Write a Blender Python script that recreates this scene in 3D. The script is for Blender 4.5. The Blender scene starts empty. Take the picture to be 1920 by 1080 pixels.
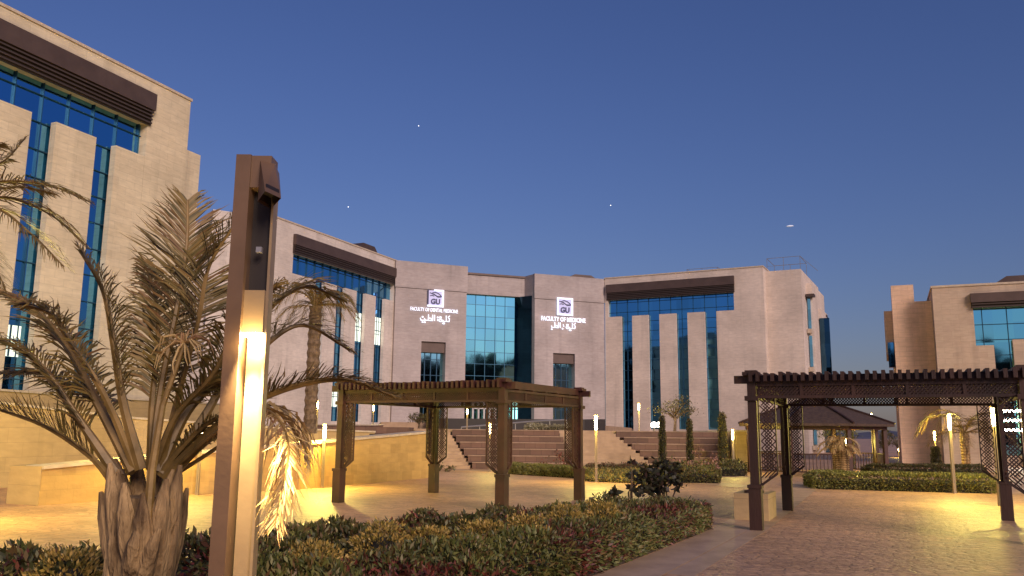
import bpy, math, random
import numpy as np
from mathutils import Vector, Matrix
R = math.radians
S = bpy.context.scene
random.seed(7); rng = np.random.default_rng(7)

# ------------------------------------------------------------ camera, sky, sun, exposure
CAMH, PITCH, ROLL, F = 1.6, R(9.676), R(0.603), 1592.6      # F in pixels of a 1920 wide frame
_rt = Vector((1, 0, 0)); _fw = Vector((0, math.cos(PITCH), math.sin(PITCH))); _up = _rt.cross(_fw)
RT = _rt*math.cos(ROLL)+_up*math.sin(ROLL); UP = -_rt*math.sin(ROLL)+_up*math.cos(ROLL); FW = _fw
cam = bpy.data.objects.new('camera', bpy.data.cameras.new('camera'))
S.collection.objects.link(cam)
cam.data.sensor_width = 36; cam.data.lens = F/1920*36; cam.data.clip_start = .1; cam.data.clip_end = 6000
M = Matrix((RT, UP, -FW)).transposed().to_4x4(); M.translation = (0, 0, CAMH); cam.matrix_world = M
S.camera = cam

SUN_EL, SUN_AZ = R(24), R(154)       # afterglow behind the camera, azimuth clockwise from +Y
w = bpy.data.worlds.new('World'); S.world = w; w.use_nodes = True
nt = w.node_tree; nt.nodes.clear()
sky = nt.nodes.new('ShaderNodeTexSky'); sky.sky_type = 'NISHITA'; sky.sun_disc = False
sky.sun_elevation = SUN_EL; sky.sun_rotation = SUN_AZ
sky.air_density = 1.6; sky.dust_density = .6; sky.ozone_density = 4.5
hs = nt.nodes.new('ShaderNodeHueSaturation'); hs.inputs['Saturation'].default_value = 1.0
bg = nt.nodes.new('ShaderNodeBackground'); bg.inputs[1].default_value = .0235
wo = nt.nodes.new('ShaderNodeOutputWorld')
tint = nt.nodes.new('ShaderNodeVectorMath'); tint.operation = 'MULTIPLY'; tint.inputs[1].default_value = (.87, .89, 1.50)
nt.links.new(sky.outputs[0], hs.inputs['Color']); nt.links.new(hs.outputs[0], tint.inputs[0]); nt.links.new(tint.outputs[0], bg.inputs[0]); nt.links.new(bg.outputs[0], wo.inputs[0])
sl = bpy.data.lights.new('sun', 'SUN'); sl.energy = 1.5; sl.angle = R(24); sl.color = (1, .78, .65)
so = bpy.data.objects.new('sun', sl); S.collection.objects.link(so)
so.rotation_euler = (R(90)-SUN_EL, 0, -SUN_AZ+math.pi)
d_ = Vector((math.sin(SUN_AZ)*math.cos(SUN_EL), math.cos(SUN_AZ)*math.cos(SUN_EL), math.sin(SUN_EL)))
so.rotation_euler = d_.to_track_quat('Z', 'Y').to_euler()
S.view_settings.view_transform = 'Standard'; S.view_settings.look = 'None'; S.view_settings.exposure = 1.0; S.view_settings.gamma = 1

# ------------------------------------------------------------ pixel helpers (photograph pixel -> world point)
O = Vector((0, 0, CAMH))
def ray(px, py): return FW+RT*((px-960)/F)+UP*((540-py)/F)
def at_z(px, py, z): d = ray(px, py); return O+d*((z-CAMH)/d.z)
def at_y(px, py, Y): d = ray(px, py); return O+d*(Y/d.y)
def proj(p):
    v = Vector(p)-O; z = v.dot(FW); return 960+F*v.dot(RT)/z, 540-F*v.dot(UP)/z
def s_at(P, D, px, z, lo=-60, hi=90):        # metres along a facade line P + s D where the picture column px meets height z
    best = None
    for _ in range(50):
        m = (lo+hi)/2; q = Vector((P[0]+D[0]*m, P[1]+D[1]*m, z))
        x = proj(q)[0] if (q-O).dot(FW) > .5 else -1e9
        if x < px: lo = m
        else: hi = m
    return (lo+hi)/2

# ------------------------------------------------------------ mesh helpers
class MB:
    def __init__(s): s.v = []; s.f = []; s.m = []; s.mat = 0; s.T = None
    def add(s, vs, fs):
        b = len(s.v)
        s.v += [tuple(s.T @ Vector(v)) if s.T else tuple(v) for v in vs]
        s.f += [tuple(b+i for i in f) for f in fs]; s.m += [s.mat]*len(fs)
    def box(s, x0, y0, z0, x1, y1, z1):
        s.add([(x0,y0,z0),(x1,y0,z0),(x1,y1,z0),(x0,y1,z0),(x0,y0,z1),(x1,y0,z1),(x1,y1,z1),(x0,y1,z1)],
              [(3,2,1,0),(4,5,6,7),(0,1,5,4),(1,2,6,5),(2,3,7,6),(3,0,4,7)])
    def prism(s, pts, z0, z1):               # plan polygon, counter-clockwise; z1 may be one height per corner
        n = len(pts); zt = z1 if isinstance(z1, (list, tuple)) else [z1]*n
        s.add([(p[0],p[1],z0) for p in pts]+[(p[0],p[1],zt[i]) for i, p in enumerate(pts)],
              [tuple(range(n-1,-1,-1)), tuple(range(n,2*n))]+[(i,(i+1)%n,n+(i+1)%n,n+i) for i in range(n)])
    def extr(s, pts, y0, y1):                # polygon in x,z extruded along y
        n = len(pts)
        s.add([(p[0],y0,p[1]) for p in pts]+[(p[0],y1,p[1]) for p in pts],
              [tuple(range(n)), tuple(range(2*n-1,n-1,-1))]+[(i,n+i,n+(i+1)%n,(i+1)%n) for i in range(n)])
    def bar(s, a, b, r, n=4, r2=None, cap=True):
        a, b = Vector(a), Vector(b); r2 = r if r2 is None else r2
        d = (b-a).normalized(); u = d.cross(Vector((0,0,1)))
        if u.length < 1e-3: u = Vector((1,0,0))
        u.normalize(); w_ = d.cross(u); vs = []
        for p, q in ((a, r), (b, r2)):
            for i in range(n):
                t = 2*math.pi*(i+.5)/n; vs.append(p+u*math.cos(t)*q+w_*math.sin(t)*q)
        s.add(vs, [(i,(i+1)%n,n+(i+1)%n,n+i) for i in range(n)]+([tuple(range(n-1,-1,-1)), tuple(range(n,2*n))] if cap else []))
    def tube(s, pts, rad, n=6):
        vs = []; k = len(pts); prev = None
        for i, p in enumerate(pts):
            p = Vector(p); d = (Vector(pts[min(i+1,k-1)])-Vector(pts[max(i-1,0)])).normalized()
            u = d.cross(Vector((0,0,1))) if prev is None else prev-d*prev.dot(d)
            if u.length < 1e-3: u = d.cross(Vector((0,1,0)))
            u.normalize(); prev = u; w_ = d.cross(u)
            for j in range(n):
                t = 2*math.pi*j/n; vs.append(p+u*math.cos(t)*rad[i]+w_*math.sin(t)*rad[i])
        fs = [(i*n+j, i*n+(j+1)%n, (i+1)*n+(j+1)%n, (i+1)*n+j) for i in range(k-1) for j in range(n)]
        s.add(vs, fs+[tuple(range(n-1,-1,-1)), tuple((k-1)*n+j for j in range(n))])
    def lathe(s, prof, c=(0,0,0), n=12):     # (r, z) profile
        k = len(prof); vs = [(c[0]+r*math.cos(2*math.pi*j/n), c[1]+r*math.sin(2*math.pi*j/n), c[2]+z) for r, z in prof for j in range(n)]
        s.add(vs, [(i*n+j, i*n+(j+1)%n, (i+1)*n+(j+1)%n, (i+1)*n+j) for i in range(k-1) for j in range(n)]+[tuple(range(n-1,-1,-1)), tuple((k-1)*n+j for j in range(n))])
    def raw(s, V, FA, mat=0):                # numpy blocks
        b = len(s.v); s.v += list(map(tuple, V)); s.f += [tuple(int(i)+b for i in f) for f in FA]; s.m += [mat]*len(FA)

def frame(P, D, z=0):                        # local frame: x along D, y to the left of D (inward), z up
    D = Vector((D[0], D[1], 0)).normalized(); N = Vector((-D.y, D.x, 0))
    m = Matrix((D, N, Vector((0,0,1)))).transposed().to_4x4(); m.translation = (P[0], P[1], z); return m

C = S.collection
def meta(o, label=None, cat=None, group=None, kind=None):
    if label: o['label'] = label
    if cat: o['category'] = cat
    if group: o['group'] = group
    if kind: o['kind'] = kind
    return o
def thing(name, label, cat, loc=(0,0,0), rotz=0, group=None):
    o = bpy.data.objects.new(name, None); C.objects.link(o); o.location = loc; o.rotation_euler = (0,0,rotz)
    o.empty_display_size = .3
    return meta(o, label, cat, group)
def obj(name, mb, mats, parent=None, label=None, world=True, smooth=False):
    me = bpy.data.meshes.new(name); V = mb.v
    if parent is not None and world:
        chain = Matrix.Identity(4); q = parent
        while q is not None: chain = Matrix.LocRotScale(q.location, q.rotation_euler, q.scale) @ chain; q = q.parent
        Mi = chain.inverted(); A = np.array(V)@np.array(Mi.to_3x3()).T+np.array(Mi.translation); V = A.tolist()
    me.from_pydata(V, [], mb.f)
    for m in (mats if isinstance(mats, (list, tuple)) else [mats]): me.materials.append(m)
    me.polygons.foreach_set('material_index', mb.m)
    if smooth: me.polygons.foreach_set('use_smooth', [True]*len(me.polygons))
    me.update(); o = bpy.data.objects.new(name, me); C.objects.link(o)
    if parent is not None: o.parent = parent
    if label: o['label'] = label
    return o
def kids(o): return [c for c in bpy.data.objects if c.parent == o]
def dup(o, loc=None, rotz=None, label=None, parent=None, scale=None):
    c = o.copy(); C.objects.link(c)
    if parent is not None: c.parent = parent
    if loc is not None: c.location = loc
    if rotz is not None: c.rotation_euler = (0,0,rotz)
    if scale is not None: c.scale = scale
    if label: c['label'] = label
    for k in kids(o): dup(k, parent=c)
    return c

# ------------------------------------------------------------ materials
def mat(name, col, rough=.7, metal=0, emit=None, es=0, spec=None):
    m = bpy.data.materials.new(name); m.use_nodes = True; b = m.node_tree.nodes['Principled BSDF']
    b.inputs['Base Color'].default_value = (*col, 1); b.inputs['Roughness'].default_value = rough; b.inputs['Metallic'].default_value = metal
    if emit: b.inputs['Emission Color'].default_value = (*emit, 1); b.inputs['Emission Strength'].default_value = es
    if spec is not None: b.inputs['Specular IOR Level'].default_value = spec
    return m
def nodes(m): return m.node_tree, m.node_tree.nodes['Principled BSDF']
def noisy(m, c1, c2, scale=3, bump=.1, bscale=30, detail=5, lo=.35, hi=.65, stretch=(1,1,1)):
    t, b = nodes(m); N, L = t.nodes.new, t.links.new
    tc = N('ShaderNodeTexCoord'); mp = N('ShaderNodeMapping'); mp.inputs['Scale'].default_value = stretch; L(tc.outputs['Object'], mp.inputs[0])
    n = N('ShaderNodeTexNoise'); n.inputs['Scale'].default_value = scale; n.inputs['Detail'].default_value = detail; L(mp.outputs[0], n.inputs['Vector'])
    r = N('ShaderNodeValToRGB'); r.color_ramp.elements[0].position = lo; r.color_ramp.elements[1].position = hi
    r.color_ramp.elements[0].color = (*c1, 1); r.color_ramp.elements[1].color = (*c2, 1)
    L(n.outputs[0], r.inputs[0]); L(r.outputs[0], b.inputs['Base Color'])
    n2 = N('ShaderNodeTexNoise'); n2.inputs['Scale'].default_value = bscale; L(mp.outputs[0], n2.inputs['Vector'])
    bu = N('ShaderNodeBump'); bu.inputs['Strength'].default_value = bump; bu.inputs['Distance'].default_value = .02
    L(n2.outputs[0], bu.inputs['Height']); L(bu.outputs[0], b.inputs['Normal'])
    return m
def stone(name, c1, c2, bw=1.2, bh=.45, mortar=.012, mc=.6, rough=.75, patch=0.0, bump=.4):
    m = mat(name, c1, rough); t, b = nodes(m); N, L = t.nodes.new, t.links.new
    tc = N('ShaderNodeTexCoord'); sx = N('ShaderNodeSeparateXYZ'); L(tc.outputs['Object'], sx.inputs[0])
    ad = N('ShaderNodeMath'); ad.operation = 'ADD'; L(sx.outputs[0], ad.inputs[0]); L(sx.outputs[1], ad.inputs[1])
    cb = N('ShaderNodeCombineXYZ'); L(ad.outputs[0], cb.inputs[0]); L(sx.outputs[2], cb.inputs[1])
    br = N('ShaderNodeTexBrick'); br.inputs['Scale'].default_value = 1; br.inputs['Brick Width'].default_value = bw; br.inputs['Row Height'].default_value = bh
    br.inputs['Mortar Size'].default_value = mortar; br.inputs['Mortar Smooth'].default_value = .3; br.inputs['Bias'].default_value = -.2 if patch == 0 else patch
    br.inputs['Color1'].default_value = (*c1, 1); br.inputs['Color2'].default_value = (*c2, 1); br.inputs['Mortar'].default_value = (*[c*mc for c in c1], 1)
    L(cb.outputs[0], br.inputs['Vector'])
    n = N('ShaderNodeTexNoise'); n.inputs['Scale'].default_value = .35; n.inputs['Detail'].default_value = 6; L(tc.outputs['Object'], n.inputs['Vector'])
    mr = N('ShaderNodeMapRange'); mr.inputs[1].default_value = .3; mr.inputs[2].default_value = .7; mr.inputs[3].default_value = .82; mr.inputs[4].default_value = 1.12; L(n.outputs[0], mr.inputs[0])
    n3 = N('ShaderNodeTexNoise'); n3.inputs['Scale'].default_value = 2.2; n3.inputs['Detail'].default_value = 6
    mp = N('ShaderNodeMapping'); mp.inputs['Scale'].default_value = (1, 1, 4); L(tc.outputs['Object'], mp.inputs[0]); L(mp.outputs[0], n3.inputs['Vector'])
    mr3 = N('ShaderNodeMapRange'); mr3.inputs[1].default_value = .3; mr3.inputs[2].default_value = .7; mr3.inputs[3].default_value = .9; mr3.inputs[4].default_value = 1.08; L(n3.outputs[0], mr3.inputs[0])
    m0 = N('ShaderNodeMath'); m0.operation = 'MULTIPLY'; L(mr.outputs[0], m0.inputs[0]); L(mr3.outputs[0], m0.inputs[1])
    sm = N('ShaderNodeMapping'); sm.inputs['Scale'].default_value = (1.6, 1.6, .09); L(tc.outputs['Object'], sm.inputs[0])
    sn = N('ShaderNodeTexNoise'); sn.inputs['Scale'].default_value = 1; sn.inputs['Detail'].default_value = 5; L(sm.outputs[0], sn.inputs['Vector'])
    sr = N('ShaderNodeMapRange'); sr.inputs[1].default_value = .55; sr.inputs[2].default_value = .78; sr.inputs[3].default_value = 1.0; sr.inputs[4].default_value = .8; L(sn.outputs[0], sr.inputs[0])
    mu = N('ShaderNodeMath'); mu.operation = 'MULTIPLY'; L(m0.outputs[0], mu.inputs[0]); L(sr.outputs[0], mu.inputs[1])
    vm = N('ShaderNodeVectorMath'); vm.operation = 'SCALE'; L(br.outputs[0], vm.inputs[0]); L(mu.outputs[0], vm.inputs['Scale'])
    L(vm.outputs[0], b.inputs['Base Color'])
    bu = N('ShaderNodeBump'); bu.inputs['Strength'].default_value = bump; bu.inputs['Distance'].default_value = .015; bu.invert = True
    L(br.outputs['Fac'], bu.inputs['Height'])
    n4 = N('ShaderNodeTexNoise'); n4.inputs['Scale'].default_value = 14; L(tc.outputs['Object'], n4.inputs['Vector'])
    b2 = N('ShaderNodeBump'); b2.inputs['Strength'].default_value = .25; b2.inputs['Distance'].default_value = .02; L(n4.outputs[0], b2.inputs['Height']); L(bu.outputs[0], b2.inputs['Normal'])
    L(b2.outputs[0], b.inputs['Normal'])
    return m
def glass(name, col, pw, ph, tilt=.012, rough=.04):
    m = mat(name, col, rough, 1.0); t, b = nodes(m); N, L = t.nodes.new, t.links.new
    tc = N('ShaderNodeTexCoord'); sx = N('ShaderNodeSeparateXYZ'); L(tc.outputs['Object'], sx.inputs[0])
    fl = []
    for k, q in ((0, pw), (2, ph)):
        dv = N('ShaderNodeMath'); dv.operation = 'DIVIDE'; dv.inputs[1].default_value = q; L(sx.outputs[k], dv.inputs[0])
        f_ = N('ShaderNodeMath'); f_.operation = 'FLOOR'; L(dv.outputs[0], f_.inputs[0]); fl.append(f_)
    cb = N('ShaderNodeCombineXYZ'); L(fl[0].outputs[0], cb.inputs[0]); L(fl[1].outputs[0], cb.inputs[1])
    wn = N('ShaderNodeTexWhiteNoise'); wn.noise_dimensions = '3D'; L(cb.outputs[0], wn.inputs['Vector'])
    sb = N('ShaderNodeVectorMath'); sb.operation = 'SUBTRACT'; sb.inputs[1].default_value = (.5,.5,.5); L(wn.outputs['Color'], sb.inputs[0])
    nz = N('ShaderNodeTexNoise'); nz.inputs['Scale'].default_value = .7; L(tc.outputs['Object'], nz.inputs['Vector'])
    s2 = N('ShaderNodeVectorMath'); s2.operation = 'SUBTRACT'; s2.inputs[1].default_value = (.5,.5,.5); L(nz.outputs['Color'], s2.inputs[0])
    a1 = N('ShaderNodeVectorMath'); a1.operation = 'SCALE'; a1.inputs['Scale'].default_value = tilt; L(sb.outputs[0], a1.inputs[0])
    a2 = N('ShaderNodeVectorMath'); a2.operation = 'SCALE'; a2.inputs['Scale'].default_value = tilt*1.6; L(s2.outputs[0], a2.inputs[0])
    ge = N('ShaderNodeNewGeometry')
    v1 = N('ShaderNodeVectorMath'); v1.operation = 'ADD'; L(ge.outputs['Normal'], v1.inputs[0]); L(a1.outputs[0], v1.inputs[1])
    v2 = N('ShaderNodeVectorMath'); v2.operation = 'ADD'; L(v1.outputs[0], v2.inputs[0]); L(a2.outputs[0], v2.inputs[1])
    v3 = N('ShaderNodeVectorMath'); v3.operation = 'NORMALIZE'; L(v2.outputs[0], v3.inputs[0]); L(v3.outputs[0], b.inputs['Normal'])
    hv = N('ShaderNodeMapRange'); hv.inputs[3].default_value = .86; hv.inputs[4].default_value = 1.1; L(wn.outputs['Value'], hv.inputs[0])
    vm = N('ShaderNodeVectorMath'); vm.operation = 'SCALE'; vm.inputs[0].default_value = col; L(hv.outputs[0], vm.inputs['Scale']); L(vm.outputs[0], b.inputs['Base Color'])
    return m
def leafmat(name, cols, rough=.55, trans=.0):
    m = mat(name, cols[0], rough); t, b = nodes(m); N, L = t.nodes.new, t.links.new
    g = N('ShaderNodeNewGeometry'); r = N('ShaderNodeValToRGB'); cr = r.color_ramp
    for i, c in enumerate(cols):
        e = cr.elements[i] if i < 2 else cr.elements.new(1)
        e.color = (*c, 1)
    for i, e in enumerate(cr.elements): e.position = i/(len(cols)-1)
    for i, c in enumerate(cols): cr.elements[i].color = (*c, 1)
    L(g.outputs['Random Per Island'], r.inputs[0]); L(r.outputs[0], b.inputs['Base Color'])
    return m

STONE = stone('stone_cladding', (.41,.35,.335), (.375,.315,.30), .9, .33, .008, .8)
STONE_2 = stone('brightened_stone_left_wing', (.66,.57,.50), (.61,.52,.455), .9, .33, .008, .8)  # same cladding, colour raised to stand in for light on the left wing
STONE_3 = stone('brightened_stone_right_wing', (.64,.53,.45), (.59,.485,.41), .9, .33, .008, .8)  # same cladding, lightened to offset the weaker sun on the right wing
STONE_W = stone('warm_stone_cladding', (.67,.56,.395), (.61,.50,.345), .9, .33, .008, .78)
STONE_B = stone('tan_stone_cladding', (.50,.38,.28), (.46,.34,.25), .9, .33, .008, .78)
STONE_R = stone('rose_stone_cladding', (.74,.50,.35), (.69,.46,.32), .8, .3, .01, .75)
RUST = stone('yellow_wall_stone', (.52,.33,.11), (.32,.19,.06), .42, .3, .004, .85, patch=-.55)
RUST2 = stone('plain_wall_stone', (.46,.32,.16), (.41,.28,.135), 1.3, .4, .006, .75)
TIER = stone('tier_stone', (.17,.09,.065), (.10,.055,.04), .5, .3, .012, .6)
COPING = noisy(mat('coping_stone', (.5,.4,.3), .6), (.46,.36,.27), (.56,.46,.35), 4, .1)
COP2 = noisy(mat('brown_coping', (.3,.2,.15), .7), (.26,.17,.12), (.36,.24,.18), 4, .1)
FASCIA = noisy(mat('fascia_metal', (.09,.06,.05), .5, .3), (.085,.055,.046), (.11,.072,.06), 1.5, .02)
LOUVER = mat('louver_metal', (.07,.048,.04), .5, .3)
FRAMEM = mat('mullion_metal', (.012,.06,.12), .5, .3)
DARKW = mat('dark_plinth_paint', (.035,.028,.027), .6)
FRAMEC = mat('blue_grey_mullion', (.03,.10,.17), .4, .6)
GLASS = glass('blue_curtain_glass', (.15,.45,.74), 1.25, 1.15)
GLASS_C = glass('pale_blue_glass', (.38,.93,1.0), 1.05, 1.2, .008)
GLASS_D = glass('dark_window_glass', (.05,.12,.19), 1.1, 1.2)
WOOD = noisy(mat('brown_stained_wood', (.07,.03,.018), .55), (.022,.009,.006), (.05,.02,.013), 2, .25, 40, 4, stretch=(1,1,.15))
WOOD2 = noisy(mat('reddish_stained_wood', (.09,.035,.02), .55), (.035,.011,.007), (.075,.023,.014), 2, .25, 40, 4)
ROOFT = noisy(mat('gazebo_roof_shingle', (.12,.07,.05), .8), (.05,.028,.02), (.085,.05,.034), 8, .3, 20)
LAMPM = noisy(mat('lamp_bronze_paint', (.15,.085,.045), .45, .1), (.13,.075,.042), (.18,.105,.06), 3, .03)
LAMPL = noisy(mat('lamp_pale_bronze', (.4,.3,.18), .45), (.24,.165,.095), (.31,.215,.12), 3, .03)
LAMPD = mat('lamp_dark_inside', (.02,.013,.01), .5)
POLE = mat('light_pole_paint', (.24,.18,.12), .5)
LIT = mat('warm_lamp_glow', (1,.9,.7), .5, 0, (1,.74,.36), 14)
LITW = mat('white_lamp_glow', (1,1,1), .5, 0, (1,.86,.66), 26)
WINLIT = mat('lit_window', (.8,.9,.8), .5, 0, (.85,1,.82), .45)
WINLIT2 = mat('lit_cyan_window', (.5,.9,.85), .5, 0, (.28,.85,.75), .8)
SIGNW = mat('sign_white_light', (1,1,1), .5, 0, (.66,.76,1), .42)
SIGNP = mat('sign_lilac_light', (.5,.5,.75), .5, 0, (.5,.5,.85), .16)
SIGND = mat('sign_dark_letters', (.05,.05,.12), .5)
TRUNKM = noisy(mat('palm_trunk_fibre', (.3,.2,.11), .85), (.09,.05,.02), (.46,.30,.14), 11, 1.0, 60, 8, stretch=(1,1,.22))
RACHIS = noisy(mat('frond_stem', (.22,.16,.06), .5), (.13,.08,.02), (.28,.17,.05), 5, .1)
LEAFP = leafmat('palm_leaflet', [(.07,.055,.012), (.14,.10,.024), (.23,.15,.036), (.16,.075,.02)])
LEAFD = leafmat('dry_palm_leaflet', [(.42,.28,.11), (.60,.42,.18), (.30,.14,.06)])  # dry leaf tones, lightened so the colour carries some lamplight
LEAFB = leafmat('shrub_leaf_dark_green', [(.03,.030,.009), (.06,.065,.016), (.13,.11,.03), (.09,.03,.014)])
LEAFR = leafmat('shrub_leaf_red', [(.04,.011,.008), (.11,.02,.014), (.19,.04,.026), (.06,.055,.016)])
LEAFG = leafmat('shrub_leaf_green', [(.045,.05,.012), (.09,.105,.022), (.17,.16,.038), (.14,.065,.026)])
LEAFY = leafmat('shrub_leaf_golden', [(.08,.08,.015), (.34,.23,.04), (.48,.30,.08), (.18,.13,.03)])
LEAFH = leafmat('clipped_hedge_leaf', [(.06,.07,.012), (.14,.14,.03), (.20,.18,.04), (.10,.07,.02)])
LEAFT = leafmat('tree_leaf', [(.05,.05,.015), (.09,.08,.025), (.14,.10,.04)])
LEAFK = leafmat('shadowy_leaf', [(.015,.016,.008), (.03,.03,.014), (.035,.015,.01)])
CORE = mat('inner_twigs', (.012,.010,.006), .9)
SOIL = noisy(mat('planting_soil', (.05,.03,.02), .9), (.03,.02,.012), (.07,.045,.03), 6, .5)
BARK = noisy(mat('bark', (.12,.08,.05), .9), (.08,.05,.03), (.18,.12,.08), 8, .5)
RAIL = mat('steel_rail', (.35,.33,.33), .4, .6)

# ------------------------------------------------------------ ground and paving
def ground_mat():
    m = mat('stamped_paving', (.25,.18,.13), .42); t, b = nodes(m); N, L = t.nodes.new, t.links.new
    tc = N('ShaderNodeTexCoord'); mp = N('ShaderNodeMapping'); mp.inputs['Rotation'].default_value = (0,0,R(24)); L(tc.outputs['Object'], mp.inputs[0])
    nd = N('ShaderNodeTexNoise'); nd.inputs['Scale'].default_value = 1.1; nd.inputs['Detail'].default_value = 4; L(mp.outputs[0], nd.inputs['Vector'])
    vs = N('ShaderNodeVectorMath'); vs.operation = 'SCALE'; vs.inputs['Scale'].default_value = .16; L(nd.outputs['Color'], vs.inputs[0])
    va = N('ShaderNodeVectorMath'); L(mp.outputs[0], va.inputs[0]); L(vs.outputs[0], va.inputs[1])
    m2 = N('ShaderNodeMapping'); m2.inputs['Scale'].default_value = (1.0, 1.7, 1); L(va.outputs[0], m2.inputs[0])
    vo = N('ShaderNodeTexVoronoi'); vo.feature = 'DISTANCE_TO_EDGE'; vo.inputs['Scale'].default_value = 4.2; vo.inputs['Randomness'].default_value = .75; L(m2.outputs[0], vo.inputs['Vector'])
    vc = N('ShaderNodeTexVoronoi'); vc.inputs['Scale'].default_value = 4.2; vc.inputs['Randomness'].default_value = .75; L(m2.outputs[0], vc.inputs['Vector'])
    sc_ = N('ShaderNodeSeparateColor'); L(vc.outputs['Color'], sc_.inputs[0])
    cr = N('ShaderNodeValToRGB'); cr.color_ramp.elements[0].color = (.45,.255,.14,1); cr.color_ramp.elements[1].color = (.60,.355,.20,1); L(sc_.outputs[0], cr.inputs[0])
    er = N('ShaderNodeMapRange'); er.inputs[1].default_value = 0; er.inputs[2].default_value = .09; er.inputs[3].default_value = .66; er.inputs[4].default_value = 1; L(vo.outputs['Distance'], er.inputs[0])
    br = N('ShaderNodeVectorMath'); br.operation = 'SCALE'; L(cr.outputs[0], br.inputs[0]); L(er.outputs[0], br.inputs['Scale'])
    n = N('ShaderNodeTexNoise'); n.inputs['Scale'].default_value = .22; n.inputs['Detail'].default_value = 7; n.inputs['Roughness'].default_value = .6; L(tc.outputs['Object'], n.inputs['Vector'])
    mr = N('ShaderNodeMapRange'); mr.inputs[1].default_value = .3; mr.inputs[2].default_value = .7; mr.inputs[3].default_value = .62; mr.inputs[4].default_value = 1.25; L(n.outputs[0], mr.inputs[0])
    n2 = N('ShaderNodeTexNoise'); n2.inputs['Scale'].default_value = 5; n2.inputs['Detail'].default_value = 8; L(tc.outputs['Object'], n2.inputs['Vector'])
    mr2 = N('ShaderNodeMapRange'); mr2.inputs[1].default_value = .3; mr2.inputs[2].default_value = .7; mr2.inputs[3].default_value = .82; mr2.inputs[4].default_value = 1.15; L(n2.outputs[0], mr2.inputs[0])
    mu = N('ShaderNodeMath'); mu.operation = 'MULTIPLY'; L(mr.outputs[0], mu.inputs[0]); L(mr2.outputs[0], mu.inputs[1])
    vm = N('ShaderNodeVectorMath'); vm.operation = 'SCALE'; L(br.outputs[0], vm.inputs[0]); L(mu.outputs[0], vm.inputs['Scale']); L(vm.outputs[0], b.inputs['Base Color'])
    bu = N('ShaderNodeBump'); bu.inputs['Strength'].default_value = .5; bu.inputs['Distance'].default_value = .03; L(er.outputs[0], bu.inputs['Height'])
    b2 = N('ShaderNodeBump'); b2.inputs['Strength'].default_value = .9; b2.inputs['Distance'].default_value = .035
    n3 = N('ShaderNodeTexNoise'); n3.inputs['Scale'].default_value = 9; n3.inputs['Detail'].default_value = 6; L(tc.outputs['Object'], n3.inputs['Vector'])
    L(n3.outputs[0], b2.inputs['Height']); L(bu.outputs[0], b2.inputs['Normal']); L(b2.outputs[0], b.inputs['Normal'])
    rr = N('ShaderNodeMapRange'); rr.inputs[3].default_value = .38; rr.inputs[4].default_value = .7; L(n2.outputs[0], rr.inputs[0]); L(rr.outputs[0], b.inputs['Roughness'])
    return m
PAVE = ground_mat()
PAVE2 = noisy(mat('smooth_pale_paving', (.34,.27,.2), .55), (.33,.215,.135), (.44,.295,.19), 2, .3, 12)
mb = MB(); mb.prism([(-700,-400),(900,-400),(900,2500),(-700,2500)], -.5, 0); meta(obj('plaza_ground', mb, PAVE), kind='structure')
def strip(name, pts, z, m):
    mb = MB(); mb.prism(pts, z-.003, z); return meta(obj(name, mb, m), kind='structure')
def zz(px, py, z=0): p = at_z(px, py, z); return (p.x, p.y)
# pale path bands crossing the plaza
def band(name, a, b, wdt, z, m):
    a, b = Vector(a).to_2d(), Vector(b).to_2d(); d = (b-a).normalized(); n = Vector((-d.y, d.x))*wdt/2
    strip(name, [a-n, b-n, b+n, a+n], z, m)
band('path', zz(1230,1075), zz(1400,985), .9, .004, PAVE2)
band('path', zz(1400,985), zz(1520,905), .9, .008, PAVE2)
band('path', (-2.5,37.6), (5.8,33.2), 1.3, .004, PAVE2)
band('path', (4.6,33.8), (7.6,27.0), 1.2, .008, PAVE2)
# distant hills
def hills(name, pts, Y, thick, m):
    mb = MB(); n = len(pts); vs = []; random.seed(3)
    for k in range(6):
        for (px, py) in pts:
            top = at_y(px, py, Y); h = top.z*(math.cos(k/5*1.5)); jit = 1+.15*math.sin(px*.13+k*2)
            vs.append((top.x*(1-k*.04), Y-k*thick, max(-.5, h*jit if k < 5 else -.5)))
    mb.add(vs, [(k*n+i, (k+1)*n+i, (k+1)*n+i+1, k*n+i+1) for k in range(5) for i in range(n-1)])
    return meta(obj(name, mb, m, smooth=True), kind='structure')
HILL = noisy(mat('distant_hill_rock', (.07,.07,.10), .9), (.05,.05,.075), (.09,.085,.12), .02, .2)
hills('distant_hills', [(1100+i*40, 812+3*math.sin(i*1.7)-2*math.sin(i*.6)+(i-10)*.2) for i in range(30)], 900, 60, HILL)

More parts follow.
